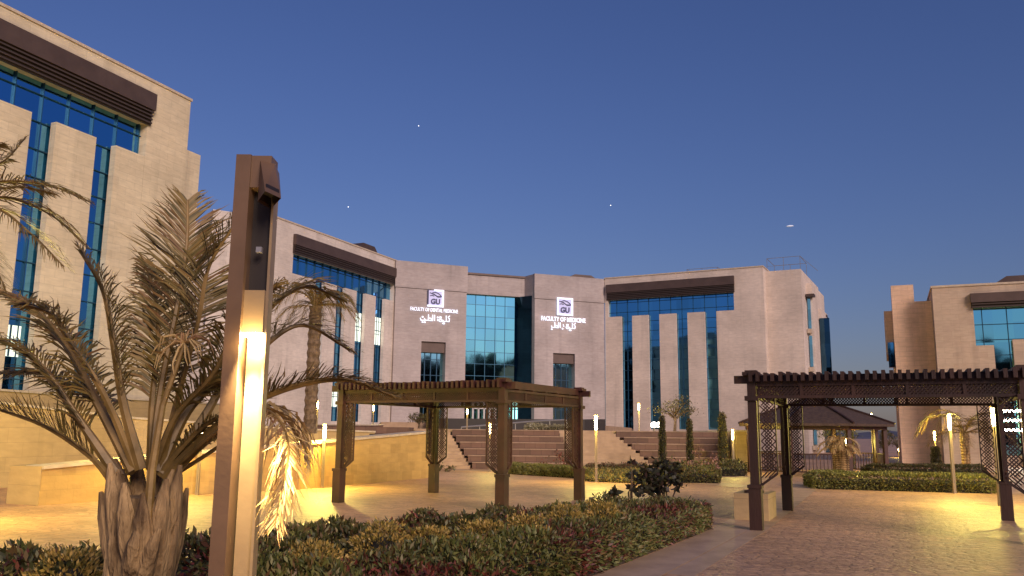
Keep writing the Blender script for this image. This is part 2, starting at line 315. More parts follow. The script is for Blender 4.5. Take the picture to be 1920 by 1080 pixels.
# ------------------------------------------------------------ the buildings
ZR = 17.6
def facade_grid(mb, x0, x1, z0, z1, y, dx, dz, t=.035, d=.1, ox=0):
    n = int((x1-x0)/dx)+1; k0 = math.ceil(x0/dx)
    for k in range(k0, k0+n+1):
        x = k*dx
        if x0+.05 < x < x1-.05: mb.box(x-t/2, y-d, z0, x+t/2, y, z1)
    k = math.ceil(z0/dz)
    while k*dz < z1-.05:
        if k*dz > z0+.05: mb.box(x0, y-d*.8, k*dz-t/2, x1, y-.002, k*dz+t/2)
        k += 1
def wing(name, label, P, Q, ext0, ext1, z0, zr, ga, gb, fins, zg, zfa, m=STONE, depth=13, pw=1.25, ph=1.15, lit=(), gl=GLASS, finz=None):
    """P,Q plan points of the roof line; ga..gb columns (metres from P) of the glazed recess; fins [(s0,s1,ztop)]; zfa fascia (top, mid, bottom)"""
    D = Vector((Q[0]-P[0], Q[1]-P[1])); Lg = D.length; D.normalize()
    rot = math.atan2(D.y, D.x); t = thing(name, label, 'building', (P[0], P[1], 0), rot)
    def p(nm, mb, mt, par=t, **k): return obj(nm, mb, mt, par, world=False, **k)
    x0, x1 = -ext0, Lg+ext1; RC = .42
    b = MB()
    b.box(x0, 0, 0, ga, depth, zr); b.box(gb, 0, 0, x1, depth, zr)
    b.box(ga, 0, zfa[2], gb, depth, zr); b.box(ga, RC+.15, 0, gb, depth, zfa[2])
    b.box(ga, .2, 0, gb, RC+.15, z0)
    wl = p('wall', b, m)
    b = MB(); b.box(x0-.06, -.06, zr, x1+.06, .4, zr+.12); b.box(x0-.06, .4, zr, x0+.4, depth, zr+.12); b.box(x1-.4, .4, zr, x1+.06, depth, zr+.12); p('parapet_cap', b, COPING)
    b = MB(); b.box(ga+.002, RC, z0, gb-.002, RC+.14, zfa[2]); g = p('curtain_wall', b, gl)
    b = MB(); facade_grid(b, ga, gb, z0, zfa[2], RC-.002, pw, ph); obj('mullion_grid', b, FRAMEM, g, world=False)
    b = MB(); b.box(ga-.12, -.32, zfa[1], gb+.12, -.01, zfa[0]); f = p('fascia', b, FASCIA)
    b = MB(); k = 0; z = zfa[1]-.06
    b.box(ga-.1, -.1, zfa[2]-.05, gb+.1, -.012, zfa[1]-.003)
    while z > zfa[2]-.02: b.box(ga-.06, -.26+.02*k, z-.07, gb+.06, -.103, z); z -= .17; k += 1
    obj('louvers', b, LOUVER, f, world=False)
    for (s0, s1, zt) in fins:
        b = MB(); b.box(s0, .003, (finz or 0), s1, RC-.11, zt); p('facade_fin', b, m)
    for (s0, s1, a, c) in lit:
        b = MB(); b.box(s0, RC-.06, a, s1, RC-.003, c); q = p('lit_window', b, WINLIT)
        b = MB(); b.box((s0+s1)/2-.03, RC-.1, a, (s0+s1)/2+.03, RC-.062, c); b.box(s0, RC-.12, (a+c)/2, s1, RC-.101, (a+c)/2+.06); obj('window_bar', b, FRAMEM, q, world=False)
    return t, D
def xy(px, py, z): p = at_z(px, py, z); return Vector((p.x, p.y))

# left near building
A, B_ = xy(0, 10, ZR), xy(358, 190, ZR); D = (B_-A).normalized()
sa = lambda px, z, P=None, DD=None: s_at(A, D, px, z)
f3 = sa(218, 13.9); f2a, f2b = sa(106, 13.9), sa(181, 13.9); f1b = sa(60, 13.9); stp = f3-f2a; wf = f2b-f2a
gb1 = sa(272, 14)
near_b, _ = wing('faculty_building', 'tall cream stone building behind the big palm, cut off by the left edge', A, B_, 14, 0, 2.2, ZR, f1b-wf-3*stp, gb1,
     [(f1b-wf-2*stp, f1b-2*stp, 13.95), (f1b-wf-stp, f1b-stp, 13.95), (f1b-wf, f1b, 13.95), (f2a, f2b, 13.95), (f3, gb1-.002, 13.95)], 14, (16.95, 16.15, 15.5), STONE_W, 11,
     lit=[(sa(0,4)+.1, sa(0,4)+1.0, 4.3, 5.5)])
# its lower rear block
b = MB(); b.T = frame(B_, D); b.box(.003, 2.2, 0, 3.3, 11, 16.1); obj('rear_block', b, STONE_W, near_b)
b = MB(); b.T = frame(B_, D); b.box(-.1-8, 1.5, ZR, -2.4, 1.9, ZR+.4); obj('roof_step', b, STONE_W, near_b)

# second left building (set back)
C1, C2, C3 = xy(400, 392, ZR), xy(520, 409, ZR), xy(744, 490, ZR); D2 = (C3-C2).normalized()
s2 = lambda px, z: s_at(C2, D2, px, z)
fl = []
for a, c in ((565, 592), (609, 632), (648, 669), (686, 705), (722, 738)): fl.append((s2(a, 13.6), s2(c, 13.6), 13.7))
ga2, gb2 = s2(549, 14.5), s2(738, 14)
fl[0] = (ga2+.003, fl[0][1], 13.7); fl[-1] = (fl[-1][0], gb2-.003, 13.7)
lits = [(fl[2][1]+.05, fl[3][0]-.05, 9.4, 11.9), (fl[3][1]+.05, fl[4][0]-.05, 9.4, 11.9), (fl[1][1]+.05, fl[2][0]-.05, 3.6, 5.2)]
b2, _ = wing('faculty_building', 'stone wing with five narrow fins between the tall lamp post and the left sign', C2, C3, 0, 0, 2.4, ZR, ga2, gb2, fl, 14, (16.8, 15.95, 15.35), STONE_2, 14, 1.1, 1.15, lits)
d12 = (C2-C1).normalized(); n12 = Vector((-d12.y, d12.x))
b = MB(); b.prism([C1, C2, C2+Vector((-9, 3)), C1+n12*9], 0, ZR-.02); obj('corner_block', b, STONE_2, b2)
b = MB(); b.prism([C1+n12*.5+d12*.2-Vector((3,0)), C1+n12*.5+d12*.2, C1+n12*6, C1+n12*6-Vector((3,0))], 0, ZR-.9); obj('rear_block', b, STONE_2, b2)

# central block with the two signs
L0, L1 = xy(743.5, 488, ZR), xy(876, 500, ZR); G0, G1 = xy(877, 510, ZR), xy(985, 518, ZR); R0, R1 = xy(1003, 513, ZR), xy(1133, 523.5, ZR)
cen = thing('faculty_building', 'central stone block with two glowing signs either side of a tall pale blue glass wall', 'building', (L0.x, L0.y, 0))
def bay(P, Q, win, zj=15.0, dep=12):
    D = (Q-P).normalized(); T = frame(P, D); L = (Q-P).length; sx = lambda px, z: s_at(P, D, px, z)
    w0, w1 = sx(win[0], 6), sx(win[1], 6); b = MB(); b.T = T; zt = win[2]
    b.box(0, 0, 0, w0, dep, zj); b.box(w1, 0, 0, L, dep, zj); b.box(w0, 0, zt, w1, dep, zj); b.box(w0, .9, 0, w1, dep, zt)
    b.box(-.06, -.07, zj+.06, L+.06, dep, ZR); b.box(.05, .05, zj, L-.05, dep, zj+.06)
    obj('wall', b, STONE, cen)
    b = MB(); b.T = T; b.box(w0+.003, .8, 0, w1-.003, .89, zt-1.0); g = obj('window', b, GLASS_B, cen)
    b = MB(); b.T = T
    for k in (1, 2, 3):
        x = w0+(w1-w0)*k/4; b.box(x-.03, .73, 0, x+.03, .798, zt-1.0)
    for z in np.arange(2.4, zt-1, 1.5): b.box(w0, .75, z, w1, .797, z+.05)
    obj('mullion_grid', b, FRAMEM, g)
    b = MB(); b.T = T; b.box(w0+.004, .25, zt-.997, w1-.004, .895, zt-.003); obj('lintel_panel', b, FASCIA, g)
    return T, sx, D
GLASS_B = glass('bay_window_glass', (.45,.85,.95), 1.1, 1.5, .01)
T_L, sL, DL = bay(L0, L1, (788, 834, 10.05)); T_R, sR, DR = bay(R0, R1, (1037, 1078, 9.6))
DG = (G1-G0).normalized(); TG = frame(G0, DG); sG = lambda px, z: s_at(G0, DG, px, z)
xg = sG(967, 9); Lg = (G1-G0).length
b = MB(); b.T = TG; b.box(-1.5, 0, 15.4, Lg+1.6, 10, ZR-.25); b.box(-1.5, 1.3, 0, Lg+1.6, 10, 15.4); obj('wall', b, STONE, cen)
b = MB(); b.T = TG; b.box(-1.4, -.15, ZR-.24, Lg+1.5, 9, ZR-.05); obj('roof_trim', b, FASCIA, cen)
b = MB(); b.box(-.9, .5, 2.4, xg, .7, 15.4); 
gt = thing('glass_wall', None, None, (0,0,0)); bpy.data.objects.remove(gt)
class _g: pass
b2_ = MB(); b2_.T = TG; b2_.box(-.9, .5, 0, xg, .7, 15.397); gw = obj('curtain_wall', b2_, GLASS_C, cen)
b = MB(); b.T = TG; facade_grid(b, -.9, xg, 2.4, 15.39, .498, 1.05, 1.2, .045, .05); obj('mullion_grid', b, FRAMEC, gw)
b = MB(); b.T = TG; b.prism([(xg+.01,.5),(Lg+.25,-1.3),(Lg+.6,-1.1),(xg+.3,.9)], 0, 15.395); gs = obj('glass_return', b, GLASS_D, cen)
# right stone return of the glass wall
b = MB(); b.T = None; q0 = G1+Vector((-.15, .1)); b.prism([q0-DG*.0, R0+DR*.01, R0+DR*.01+Vector((-DR.y, DR.x))*6, q0+Vector((-DG.y, DG.x))*4], 0, 15.41); obj('pilaster', b, STONE, cen)
b = MB(); b.prism([q0, R0+DR*.012, R0+DR*.012+Vector((-DR.y, DR.x))*6, q0+Vector((-DG.y, DG.x))*4], 15.41, ZR-.02); obj('pilaster', b, STONE, cen)
# entrance doors behind the glass
b = MB(); b.T = TG
e0, e1 = sG(888, 4), sG(930, 4)
for k in range(5):
    x = e0+(e1-e0)*k/4; b.box(x-.09, .2, 2.0, x+.09, .4, 4.7)
b.box(e0, .2, 4.55, e1, .39, 4.75); b.box(e0, .2, 3.9, e1, .385, 4.02)
obj('entrance_door', b, RAIL, cen)
b = MB(); b.T = TG; e0, e1 = sG(958, 4), sG(981, 4); b.box(e0, .1, 2.0, e1, .3, 4.7); q = obj('lit_entrance', b, WINLIT2, cen)
b = MB(); b.T = TG
for x in (.32, .62): b.box(e0+(e1-e0)*x-.08, .02, 2.0, e0+(e1-e0)*x+.08, .098, 4.7)
b.box(e0, .03, 3.9, e1, .097, 4.0); obj('door_frame', b, FRAMEM, q)

# signs (backlit emblem, Latin line, Arabic line)
def text_mb(txt, size, bold=0.0, ext=.04, font=None):
    cu = bpy.data.curves.new('t', 'FONT'); cu.body = txt; cu.size = size; cu.extrude = ext; cu.offset = bold; cu.align_x = 'CENTER'; cu.resolution_u = 3
    o = bpy.data.objects.new('t', cu); C.objects.link(o); dg = bpy.context.evaluated_depsgraph_get()
    me = bpy.data.meshes.new_from_object(o.evaluated_get(dg)); vs = [v.co.copy() for v in me.vertices]; fs = [tuple(p.vertices) for p in me.polygons]
    bpy.data.objects.remove(o); bpy.data.curves.remove(cu); bpy.data.meshes.remove(me); return vs, fs
def put_text(mb, txt, cx, z, width, size, y, bold=0):
    vs, fs = text_mb(txt, size, bold)
    if not vs: return
    xs = [v.x for v in vs]; k = width/max(1e-3, max(xs)-min(xs)); mx = (max(xs)+min(xs))/2
    mb.add([(cx+(v.x-mx)*k, y-v.z, z+v.y) for v in vs], fs)
def strokes(mb, lines, x0, z0, sx, sz, y, r):
    for ln in lines:
        pts = [(x0+a*sx, y, z0+c*sz) for a, c in ln]
        for i in range(len(pts)-1): mb.bar(pts[i], pts[i+1], r, 4)
        if len(pts) == 1: p = pts[0]; mb.box(p[0]-r*1.3, y-r, p[2]-r*1.3, p[0]+r*1.3, y+r, p[2]+r*1.3)
def arc(cx, cz, rx, rz, a0, a1, n=8): return [(cx+rx*math.cos(R(a0+(a1-a0)*i/n)), cz+rz*math.sin(R(a0+(a1-a0)*i/n))) for i in range(n+1)]
def arabic(mb, x0, z0, s, y, r, second):
    # connected strokes read right to left: a four letter word, then a longer word with the article
    ln = []
    X = 8.2 if not second else 7.6
    ln += [[(X,1.9),(X-.5,1.5),(X-.1,1.1),(X-.2,.4),(X-.9,.4)], [(X-.9,.4),(X-1.0,1.9)], [(X-1.0,.4),(X-1.8,.4),(X-1.9,.8)], [(X-1.5,-.1)], [(X-1.75,-.1)],
           [(X-1.8,.4),(X-2.3,.4)], arc(X-2.5,.6,.35,.35,-60,300), [(X-2.35,1.35)], [(X-2.6,1.35)]]
    X -= 4.0 if not second else 4.6
    ln += [[(X,1.9),(X,.4)], [(X-.5,1.9),(X-.5,.4),(X-1.2,.4)], arc(X-1.2,.7,.5,.3,-90,150), [(X-1.6,1.9),(X-1.6,.5)], [(X-1.2,.4),(X-2.5,.4)], [(X-2.5,.4),(X-2.6,.9)], [(X-2.5,-.1)]]
    if not second: ln += [[(X+.8,.4),(X+.8,.9)], [(X+.8,1.3)], [(X-2.5,.4),(X-3.5,.3),(X-3.7,.9)], [(X-3.1,1.2)], [(X-3.1,-.1)]]
    else: ln += [[(X+.9,1.4),(X+1.1,.7)], [(X+.7,.2)]]
    strokes(mb, ln, x0, z0, s, s, y, r)
def sign(T, sx, D, P, lx0, lx1, ly0, ly1, tx0, tx1, ty, th, axx0, axx1, ay, second, latin, bold):
    def pz(px, py):                                     # height where the pixel ray meets the facade
        d = ray(px, py); n = Vector((-D.y, D.x)); t_ = ((P-Vector((0,0))).dot(n))/(d.x*n.x+d.y*n.y); return CAMH+d.z*t_
    xm = (lx0+lx1)/2; zt, zb = pz(xm, ly0), pz(xm, ly1); a, c = sx(lx0, zt), sx(lx1, zt); cx = (a+c)/2
    h = (zt-zb); w_ = h*.98; a, c = cx-w_/2, cx+w_/2
    b = MB(); b.T = T; b.box(a+.1, -.12, zb+.1, c-.1, -.003, zt-.1); lg = obj('emblem_panel', b, SIGNP, cen, label='lilac backlit square emblem with waves and the letters GU')
    b = MB(); b.T = T; q = .16
    b.box(a, -.22, zb, c, -.125, zb+q); b.box(c-q, -.22, zb+q, c, -.125, zt); b.box(a+(0 if second else w_*.4), -.22, zt-q, c-q, -.125, zt)
    if second: b.box(a, -.22, zb+q, a+q, -.125, zt-q)
    obj('emblem_border', b, SIGNW, lg)
    b = MB(); b.T = T; put_text(b, 'GU', cx, zb+h*.17, w_*.55, h*.42, -.2, .015)
    if not second: b.box(a+.02, -.2, zb+q+.02, a+.14, -.126, zt-.05)
    wv = [[(-.35,.30),(-.2,.26),(-.05,.2),(.1,.12),(.3,.12)], [(-.33,.13),(-.2,.16),(-.08,.12)], [(-.2,.3),(-.05,.35),(.15,.3),(.3,.2),(.38,.1)], [(-.12,.26),(0,.17),(.15,.08),(.36,.1)]]
    strokes(b, [[(u, v) for u, v in l_] for l_ in wv], cx, (zt+zb)/2, w_, h, -.15, .05)
    obj('emblem_lettering', b, SIGND, lg)
    z = pz((tx0+tx1)/2, ty); t0, t1 = sx(tx0, z), sx(tx1, z)
    b = MB(); b.T = T; put_text(b, latin, (t0+t1)/2, z-th*.36, t1-t0, th, -.1, bold); obj('sign_lettering', b, SIGNW, cen)
    z = pz((axx0+axx1)/2, ay); t0, t1 = sx(axx0, z), sx(axx1, z)
    b = MB(); b.T = T; s_ = (t1-t0)/8.6; arabic(b, t0+s_*.1, z-s_*.9, s_, -.09, .055, second); obj('arabic_lettering', b, SIGNW, cen)
sign(T_L, sL, DL, L0, 800, 832, 543.5, 576, 769, 858, 581.5, .5, 783, 845, 598, False, 'FACULTY OF DENTAL MEDICINE', 0)
sign(T_R, sR, DR, R0, 1042, 1074, 559, 592, 1014, 1097, 599, .62, 1030, 1084, 612, True, 'FACULTY OF MEDICINE', .012)

# right wing
W0, W1 = xy(1134, 523, ZR), xy(1430, 500, ZR); D3 = (W1-W0).normalized(); s3 = lambda px, z: s_at(W0, D3, px, z)
fl = [(s3(a, 13.4), s3(c, 13.4), 13.55) for a, c in ((1137,1165),(1185,1215.5),(1236,1267.5),(1288.5,1321),(1343,1376))]
ga3, gb3 = s3(1140, 14.5), s3(1376, 14.5); fl[0] = (ga3+.003, fl[0][1], 13.55); fl[-1] = (fl[-1][0], gb3-.003, 13.55)
b3, _ = wing('faculty_building', 'stone wing with dark glass slots between five fins, behind the columnar plants', W0, W1, 0, 0, 2.1, ZR, ga3, gb3, fl, 14, (16.9, 16.05, 15.35), STONE_3, 14, 1.15, 1.0)
n3 = Vector((-D3.y, D3.x))
def blk(par, nm, P, D, x0, y0, z0, x1, y1, z1, m):
    b = MB(); b.T = frame(P, D); b.box(x0, y0, z0, x1, y1, z1); return obj(nm, b, m, par)
Ls = (W1-W0).length
T3 = lambda px, y, z=10: s_at(W0+n3*y, D3, px, z)
e1 = T3(1508, 1.3); blk(b3, 'side_block', W0, D3, Ls+.003, 1.3, 0, e1, 13, ZR-.25, STONE_3)
e2 = T3(1527, 4); blk(b3, 'stair_block', W0, D3, e1+.003, 4.2, 0, e2, 13, 16.4, STONE_3)
for k in range(4):
    z = 14.9-k*3.7; q = blk(b3, 'balcony_window', W0, D3, e1+.35, 4.05, z-3.0, e2-.45, 4.197, z, GLASS)
    blk(q, 'balcony_slab', W0, D3, e1+.05, 3.3, z-3.5, e2-.1, 4.04, z-3.1, COPING)
blk(b3, 'window_canopy', W0, D3, e1+.05, 3.2, 14.95, e2+.3, 4.19, 15.2, FASCIA)
e3 = T3(1543, 8); blk(b3, 'stair_block', W0, D3, e2+.003, 8.3, 0, e3, 13, 14.4, STONE_3)
blk(b3, 'glass_strip', W0, D3, e2+1.0, 8.1, 0, e3-.2, 8.296, 13.4, GLASS_D)
blk(b3, 'window_canopy', W0, D3, e2+.8, 7.3, 11.9+1.5, e3+.6, 8.296, 13.65, FASCIA)

# right building
ZB = 10.6
K0 = xy(1747, 540, ZB); K1 = xy(1920, 531, ZB); D4 = (K1-K0).normalized(); s4 = lambda px, z: s_at(K0, D4, px, z); L4 = (K1-K0).length
ga4 = s4(1825, 9); g2a, g2b = s4(1869, 5), s4(1905, 5)
sta = g2b-g2a
b4, _ = wing('faculty_building', 'warm lit stone building behind the slatted pergola at the right edge', K0, K1, 0, 12, .6, ZB, ga4, L4+8,
    [(ga4+.003, g2a, 7.0), (g2b, g2b+(g2a-ga4)*.8, 7.3)], 9, (10.1, 9.55, 9.3), STONE_B, 10, 1.3, .92, gl=GLASS_C)
n4 = Vector((-D4.y, D4.x))
T4 = lambda px, y, z=7: s_at(K0+n4*y, D4, px, z)
u1 = T4(1678, 1.6); blk(b4, 'side_block', K0, D4, u1, 1.6, 0, -.003, 10, ZB-.55, STONE_R)
blk(b4, 'roof_parapet', K0, D4, u1, 1.7, ZB-.545, u1+1.3, 4, ZB+.55, STONE_R)
u0 = T4(1662, 3); blk(b4, 'stair_block', K0, D4, u0, 3.0, 6.9, u1-.003, 9, ZB-.9, STONE_R)
blk(b4, 'stair_block', K0, D4, u0+.4, 3.3, 0, u1-.003, 9, 6.89, STONE_R)
blk(b4, 'balcony_window', K0, D4, u0+.1, 2.6, 6.0, u1-.05, 3.29, 7.6, GLASS)
blk(b4, 'balcony_window', K0, D4, u0+.25, 2.6, 3.6, u1-.05, 3.28, 4.6, DARKW)
for k in range(3):
    q = blk(b4, 'lit_window', K0, D4, s4(1880, 3)-.2, -.02, 2.0+k*.55, s4(1916, 3), -.0, 2.12+k*.55, LITW)
# rooftop frames and canopies
def roof_frame(P, D, s0, s1, y0, y1, z0, h, label, par):
    t = thing('roof_railing', label, 'railing', (*(P+D*s0), z0), 0, 'steel frames on the wing roofs'); b = MB(); b.T = frame(P, D); r = .03
    for x in (s0, (s0+s1)/2, s1):
        for y in (y0, y1): b.bar((x,y,z0),(x,y,z0+h), r)
    for y in (y0, y1): b.bar((s0,y,z0+h),(s1,y,z0+h), r); b.bar((s0,y,z0+h*.5),(s1,y,z0+h*.5), r*.6)
    for x in (s0, s1): b.bar((x,y0,z0+h),(x,y1,z0+h), r)
    b.bar((s1,y0,z0+h),(s1+1.6,y0,z0), r); obj('frame', b, RAIL, t)
roof_frame(W0, D3, T3(1288, 4, 18.5), T3(1345, 4, 18.5), 4, 7, ZR, 1.1, 'low steel frame on the roof above the dark fascia', b3)
roof_frame(W0, D3, T3(1438, 3, 18.5), T3(1500, 3, 18.5), 3, 7, ZR-.24, 1.6, 'taller steel frame on the roof corner of the wing', b3)
def canopy(P, D, s0, s1, y0, z0, label, h=.7):
    t = thing('roof_canopy', label, 'canopy', (*(P+D*s0), z0), 0, 'dark canopies on the roofs'); b = MB(); b.T = frame(P, D)
    b.extr([(s0, z0+h*.55), (s0+.8, z0+h), (s1-.8, z0+h), (s1, z0+h*.5), (s1, z0+h*.4), (s0, z0+h*.4)], y0, y0+3); obj('canopy_sheet', b, FASCIA, t)
    for k in range(5):
        x = s0+.2+(s1-s0-.4)*k/4
        for y in (y0+.1, y0+2.9): b = MB(); b.T = frame(P, D); b.bar((x,y,z0),(x,y,z0+h*.5), .05); obj('support_post', b, RAIL, t)
canopy(C2, D2, s2(715, 18), s2(752, 18), 2.5, ZR+.1, 'dark curved canopy on the roof beside the first sign block', 1.5)
canopy(R0, DR, s_at(R0, DR, 1088, 18), s_at(R0, DR, 1145, 18), 3, ZR, 'flat dark canopy on the roof over the second sign', .9)
canopy(K0, D4, T4(1862, 4, 11), T4(1862, 4, 11)+9, 4, ZB, 'wide dark canopy on the roof of the right building', 1.15)

# ------------------------------------------------------------ terraces, stairs, walls
mb = MB(); mb.prism([(-60,41.9),(11.3,41.9),(13,60),(13,110),(-60,110)], -.2, 1.75); meta(obj('terrace', mb, TERR if 'TERR' in globals() else RUST2), kind='structure')
mb = MB(); mb.prism([(-60,23.5),(-14.5,23.5),(-10,33.6),(-5.4,37.2),(-5.0,41.8),(-60,41.8)], -.2, 1.5); meta(obj('planting_terrace', mb, SOIL), kind='structure')
def wallrun(name, label, pts, zt, thick, m, cope=None, cat='wall', z0=0):
    t = thing(name, label, cat, (pts[0][0], pts[0][1], 0)); b = MB(); c = MB(); ov = .05
    for i in range(len(pts)-1):
        a, e = Vector(pts[i]), Vector(pts[i+1]); d = (e-a).normalized(); n = Vector((-d.y, d.x))
        b.prism([a, e, e+n*thick, a+n*thick], z0, [zt[i], zt[i+1], zt[i+1], zt[i]])
        if cope:
            vs = []
            for dz in (.002, .07):
                for p_, z_ in ((a-n*ov, zt[i]), (e-n*ov, zt[i+1]), (e+n*(thick+ov), zt[i+1]), (a+n*(thick+ov), zt[i])): vs.append((p_.x, p_.y, z_+dz))
            c.add(vs, [(3,2,1,0),(4,5,6,7),(0,1,5,4),(1,2,6,5),(2,3,7,6),(3,0,4,7)])
    obj('wall', b, m, t)
    if cope: obj('coping', c, cope, t)
    return t
p0, p1, p2, p3 = zz(72,948), zz(357,927), zz(560,918), zz(805,896)
wallrun('ramp_wall', 'yellow lit stone wall rising to the right behind the first pergola', [p0, p1, p2, p3], [.74, .98, 1.2, 1.56], .5, RUST, COPING)
q_ = at_z(38, 944, 0)
a0 = Vector(p0); b = MB(); b.prism([(q_.x-.25, q_.y-.1), (a0.x-.003, a0.y-.02), (a0.x-.003, a0.y+.5), (q_.x-.25, q_.y+.9)], 0, .80)
meta(obj('wall_pier', b, RUST2), 'square stone pier ending the low yellow wall near the palm', 'pier')
aw = [at_y(-260,722,19), at_y(0,753,23), at_y(253,782,28), at_y(540,802,33), at_y(703,808,37)]
wallrun('retaining_wall', 'long tan stone retaining wall sloping down behind the palm fronds', [(v.x, v.y) for v in aw], [v.z-.07 for v in aw], .4, RUST2, COPING)
bw_ = [at_y(-300,716,22), at_y(0,729,27), at_y(236,746,33), at_y(420,756,40)]
wallrun('terrace_wall', 'upper brown stone wall in front of the near building', [(v.x, v.y) for v in bw_], [v.z-.07 for v in bw_], .4, RUST2, COPING, z0=1)
# low kerb beds in front of the left wing
kb = [at_y(560,797,46), at_y(700,798,54), at_y(800,794,60)]
wallrun('planter_wall', 'low brown planter wall under the left wing', [(v.x, v.y) for v in kb], [v.z for v in kb], .4, TIER, COPING, z0=1.5)

def tiers(name, label, x0, x1, y0, n, rise, run, m, cope=COP2, dx0=0, dx1=0):
    t = thing(name, label, 'planter', ((x0+x1)/2, y0, 0)); b = MB(); c = MB()
    for k in range(n):
        a, e = x0+dx0*k, x1+dx1*k; y = y0+k*run
        b.box(a, y, 0 if k == 0 else k*rise-.05, e, 42.2, (k+1)*rise-.04)
        c.box(a, y-.03, (k+1)*rise-.04, e, y+.12, (k+1)*rise)
    obj('tier_wall', b, m, t); obj('coping', c, cope, t); return t
Y0 = 38.9; RS, RN = .292, .52
X = lambda px, Y: at_y(px, 830, Y).x
tiers('tiered_planter', 'stepped red brown stone planter behind the first pergola', X(886,Y0), X(1088,Y0), Y0, 6, RS, RN, TIER, dx0=-.22, dx1=-.16)
tiers('tiered_planter', 'stepped red brown stone planter behind the columnar plants', X(1232,Y0), X(1380,Y0), Y0+.1, 6, RS, RN, TIER, dx0=-.3)
def stairs(name, label, x0, x1, y0, n, rise, run, dx0, dx1):
    b = MB()
    for k in range(n): b.box(x0+dx0*k, y0+k*run, 0 if k == 0 else k*rise-.02, x1+dx1*k, 42.3, (k+1)*rise)
    return meta(obj(name, b, PAVE2), label, 'stairs')
stairs('stairs', 'wide pale stone stairs between the two stepped planters', X(1088,Y0)+.03, X(1232,Y0)-.03, Y0+.05, 12, RS/2, RN/2, -.08, -.15)
stairs('stairs', 'narrow stone stairs beside the yellow ramp wall', X(815,Y0)+.03, X(884,Y0)-.03, Y0-.6, 12, RS/2, RN/2+.04, -.11, -.11)
w_l = MB(); w_l.box(X(800,Y0)-9, Y0+.8, 0, X(815,Y0)-1.3, 42.1, 1.80); meta(obj('terrace_wall', w_l, TIER), 'brown wall end between the ramp wall and the narrow stairs', 'wall')
# dark platform wall under the entrance
pa, pb, pc = at_y(800,784,54), at_y(1096,787,54), at_y(1135,786,62)
wallrun('platform_wall', 'dark grey platform wall under the glass entrance', [(pa.x,pa.y),(pb.x,pb.y),(pc.x,pc.y)], [pa.z,pb.z,pc.z], 1.0, DARKW, None, z0=1.7)
mb = MB(); mb.prism([(pa.x-3,pa.y+1.02),(pb.x,pb.y+1.02),(pc.x,pc.y+1.02),(13,90),(-14,90)], 1.7, 2.2); meta(obj('upper_platform', mb, PAVE2), kind='structure')
# sloping handrail in front of it
hr = thing('handrail', 'thin pale handrail climbing across the dark platform wall', 'railing', tuple(at_y(865,801,50)))
b = MB(); h0, h1, h2 = at_y(865,801,50), at_y(1000,790,52), at_y(1062,787,53); b.tube([h0,h1,h2],[.045]*3,5)
obj('rail', b, RAIL, hr)
b = MB()
for k in range(7): p = h0.lerp(h2, k/6); b.bar((p.x,p.y,1.75),(p.x,p.y,p.z-.02),.03)
obj('rail_post', b, RAIL, hr)
# small stone retaining wall at the right of the tiers
wallrun('terrace_wall', 'pale stone wall right of the tiers, beside the gazebo', [(X(1380,Y0)+.02, Y0+.2), (11.3,Y0+.5),(11.4,60)], [1.76,1.76,1.76], .4, RUST2, COPING)

# ------------------------------------------------------------ pergolas
def lattice(mb, p0, ux, uz, W_, H_, cell=.085, t=.016, th=.012, clip=None):
    """diagonal lattice in the plane p0 + a*ux + b*uz; clip(a) gives the lower b limit"""
    p0, ux, uz = Vector(p0), Vector(ux), Vector(uz); n_ = ux.cross(uz)
    k = -H_
    for sgn in (1, -1):
        c = -H_ if sgn == 1 else 0
        while c < (W_ if sgn == 1 else W_+H_):
            # line: a = c + b  (sgn 1)   or  a = c - b (sgn -1)
            pts = []
            lo, hi = 0.0, H_
            steps = np.linspace(0, H_, 13)
            ok = [b_ for b_ in steps if 0 <= c+sgn*b_ <= W_ and (clip is None or b_ >= clip(c+sgn*b_))]
            if len(ok) > 1:
                b0, b1 = ok[0], ok[-1]; o = n_*(th*.55*sgn)
                A0, A1 = p0+ux*(c+sgn*b0)+uz*b0+o, p0+ux*(c+sgn*b1)+uz*b1+o
                d = (A1-A0).normalized(); s_ = d.cross(n_)*t/2; q = n_*th/2
                mb.add([A0-s_-q, A0+s_-q, A1+s_-q, A1-s_-q, A0-s_+q, A0+s_+q, A1+s_+q, A1-s_+q], [(3,2,1,0),(4,5,6,7),(0,1,5,4),(1,2,6,5),(2,3,7,6),(3,0,4,7)])
            c += cell
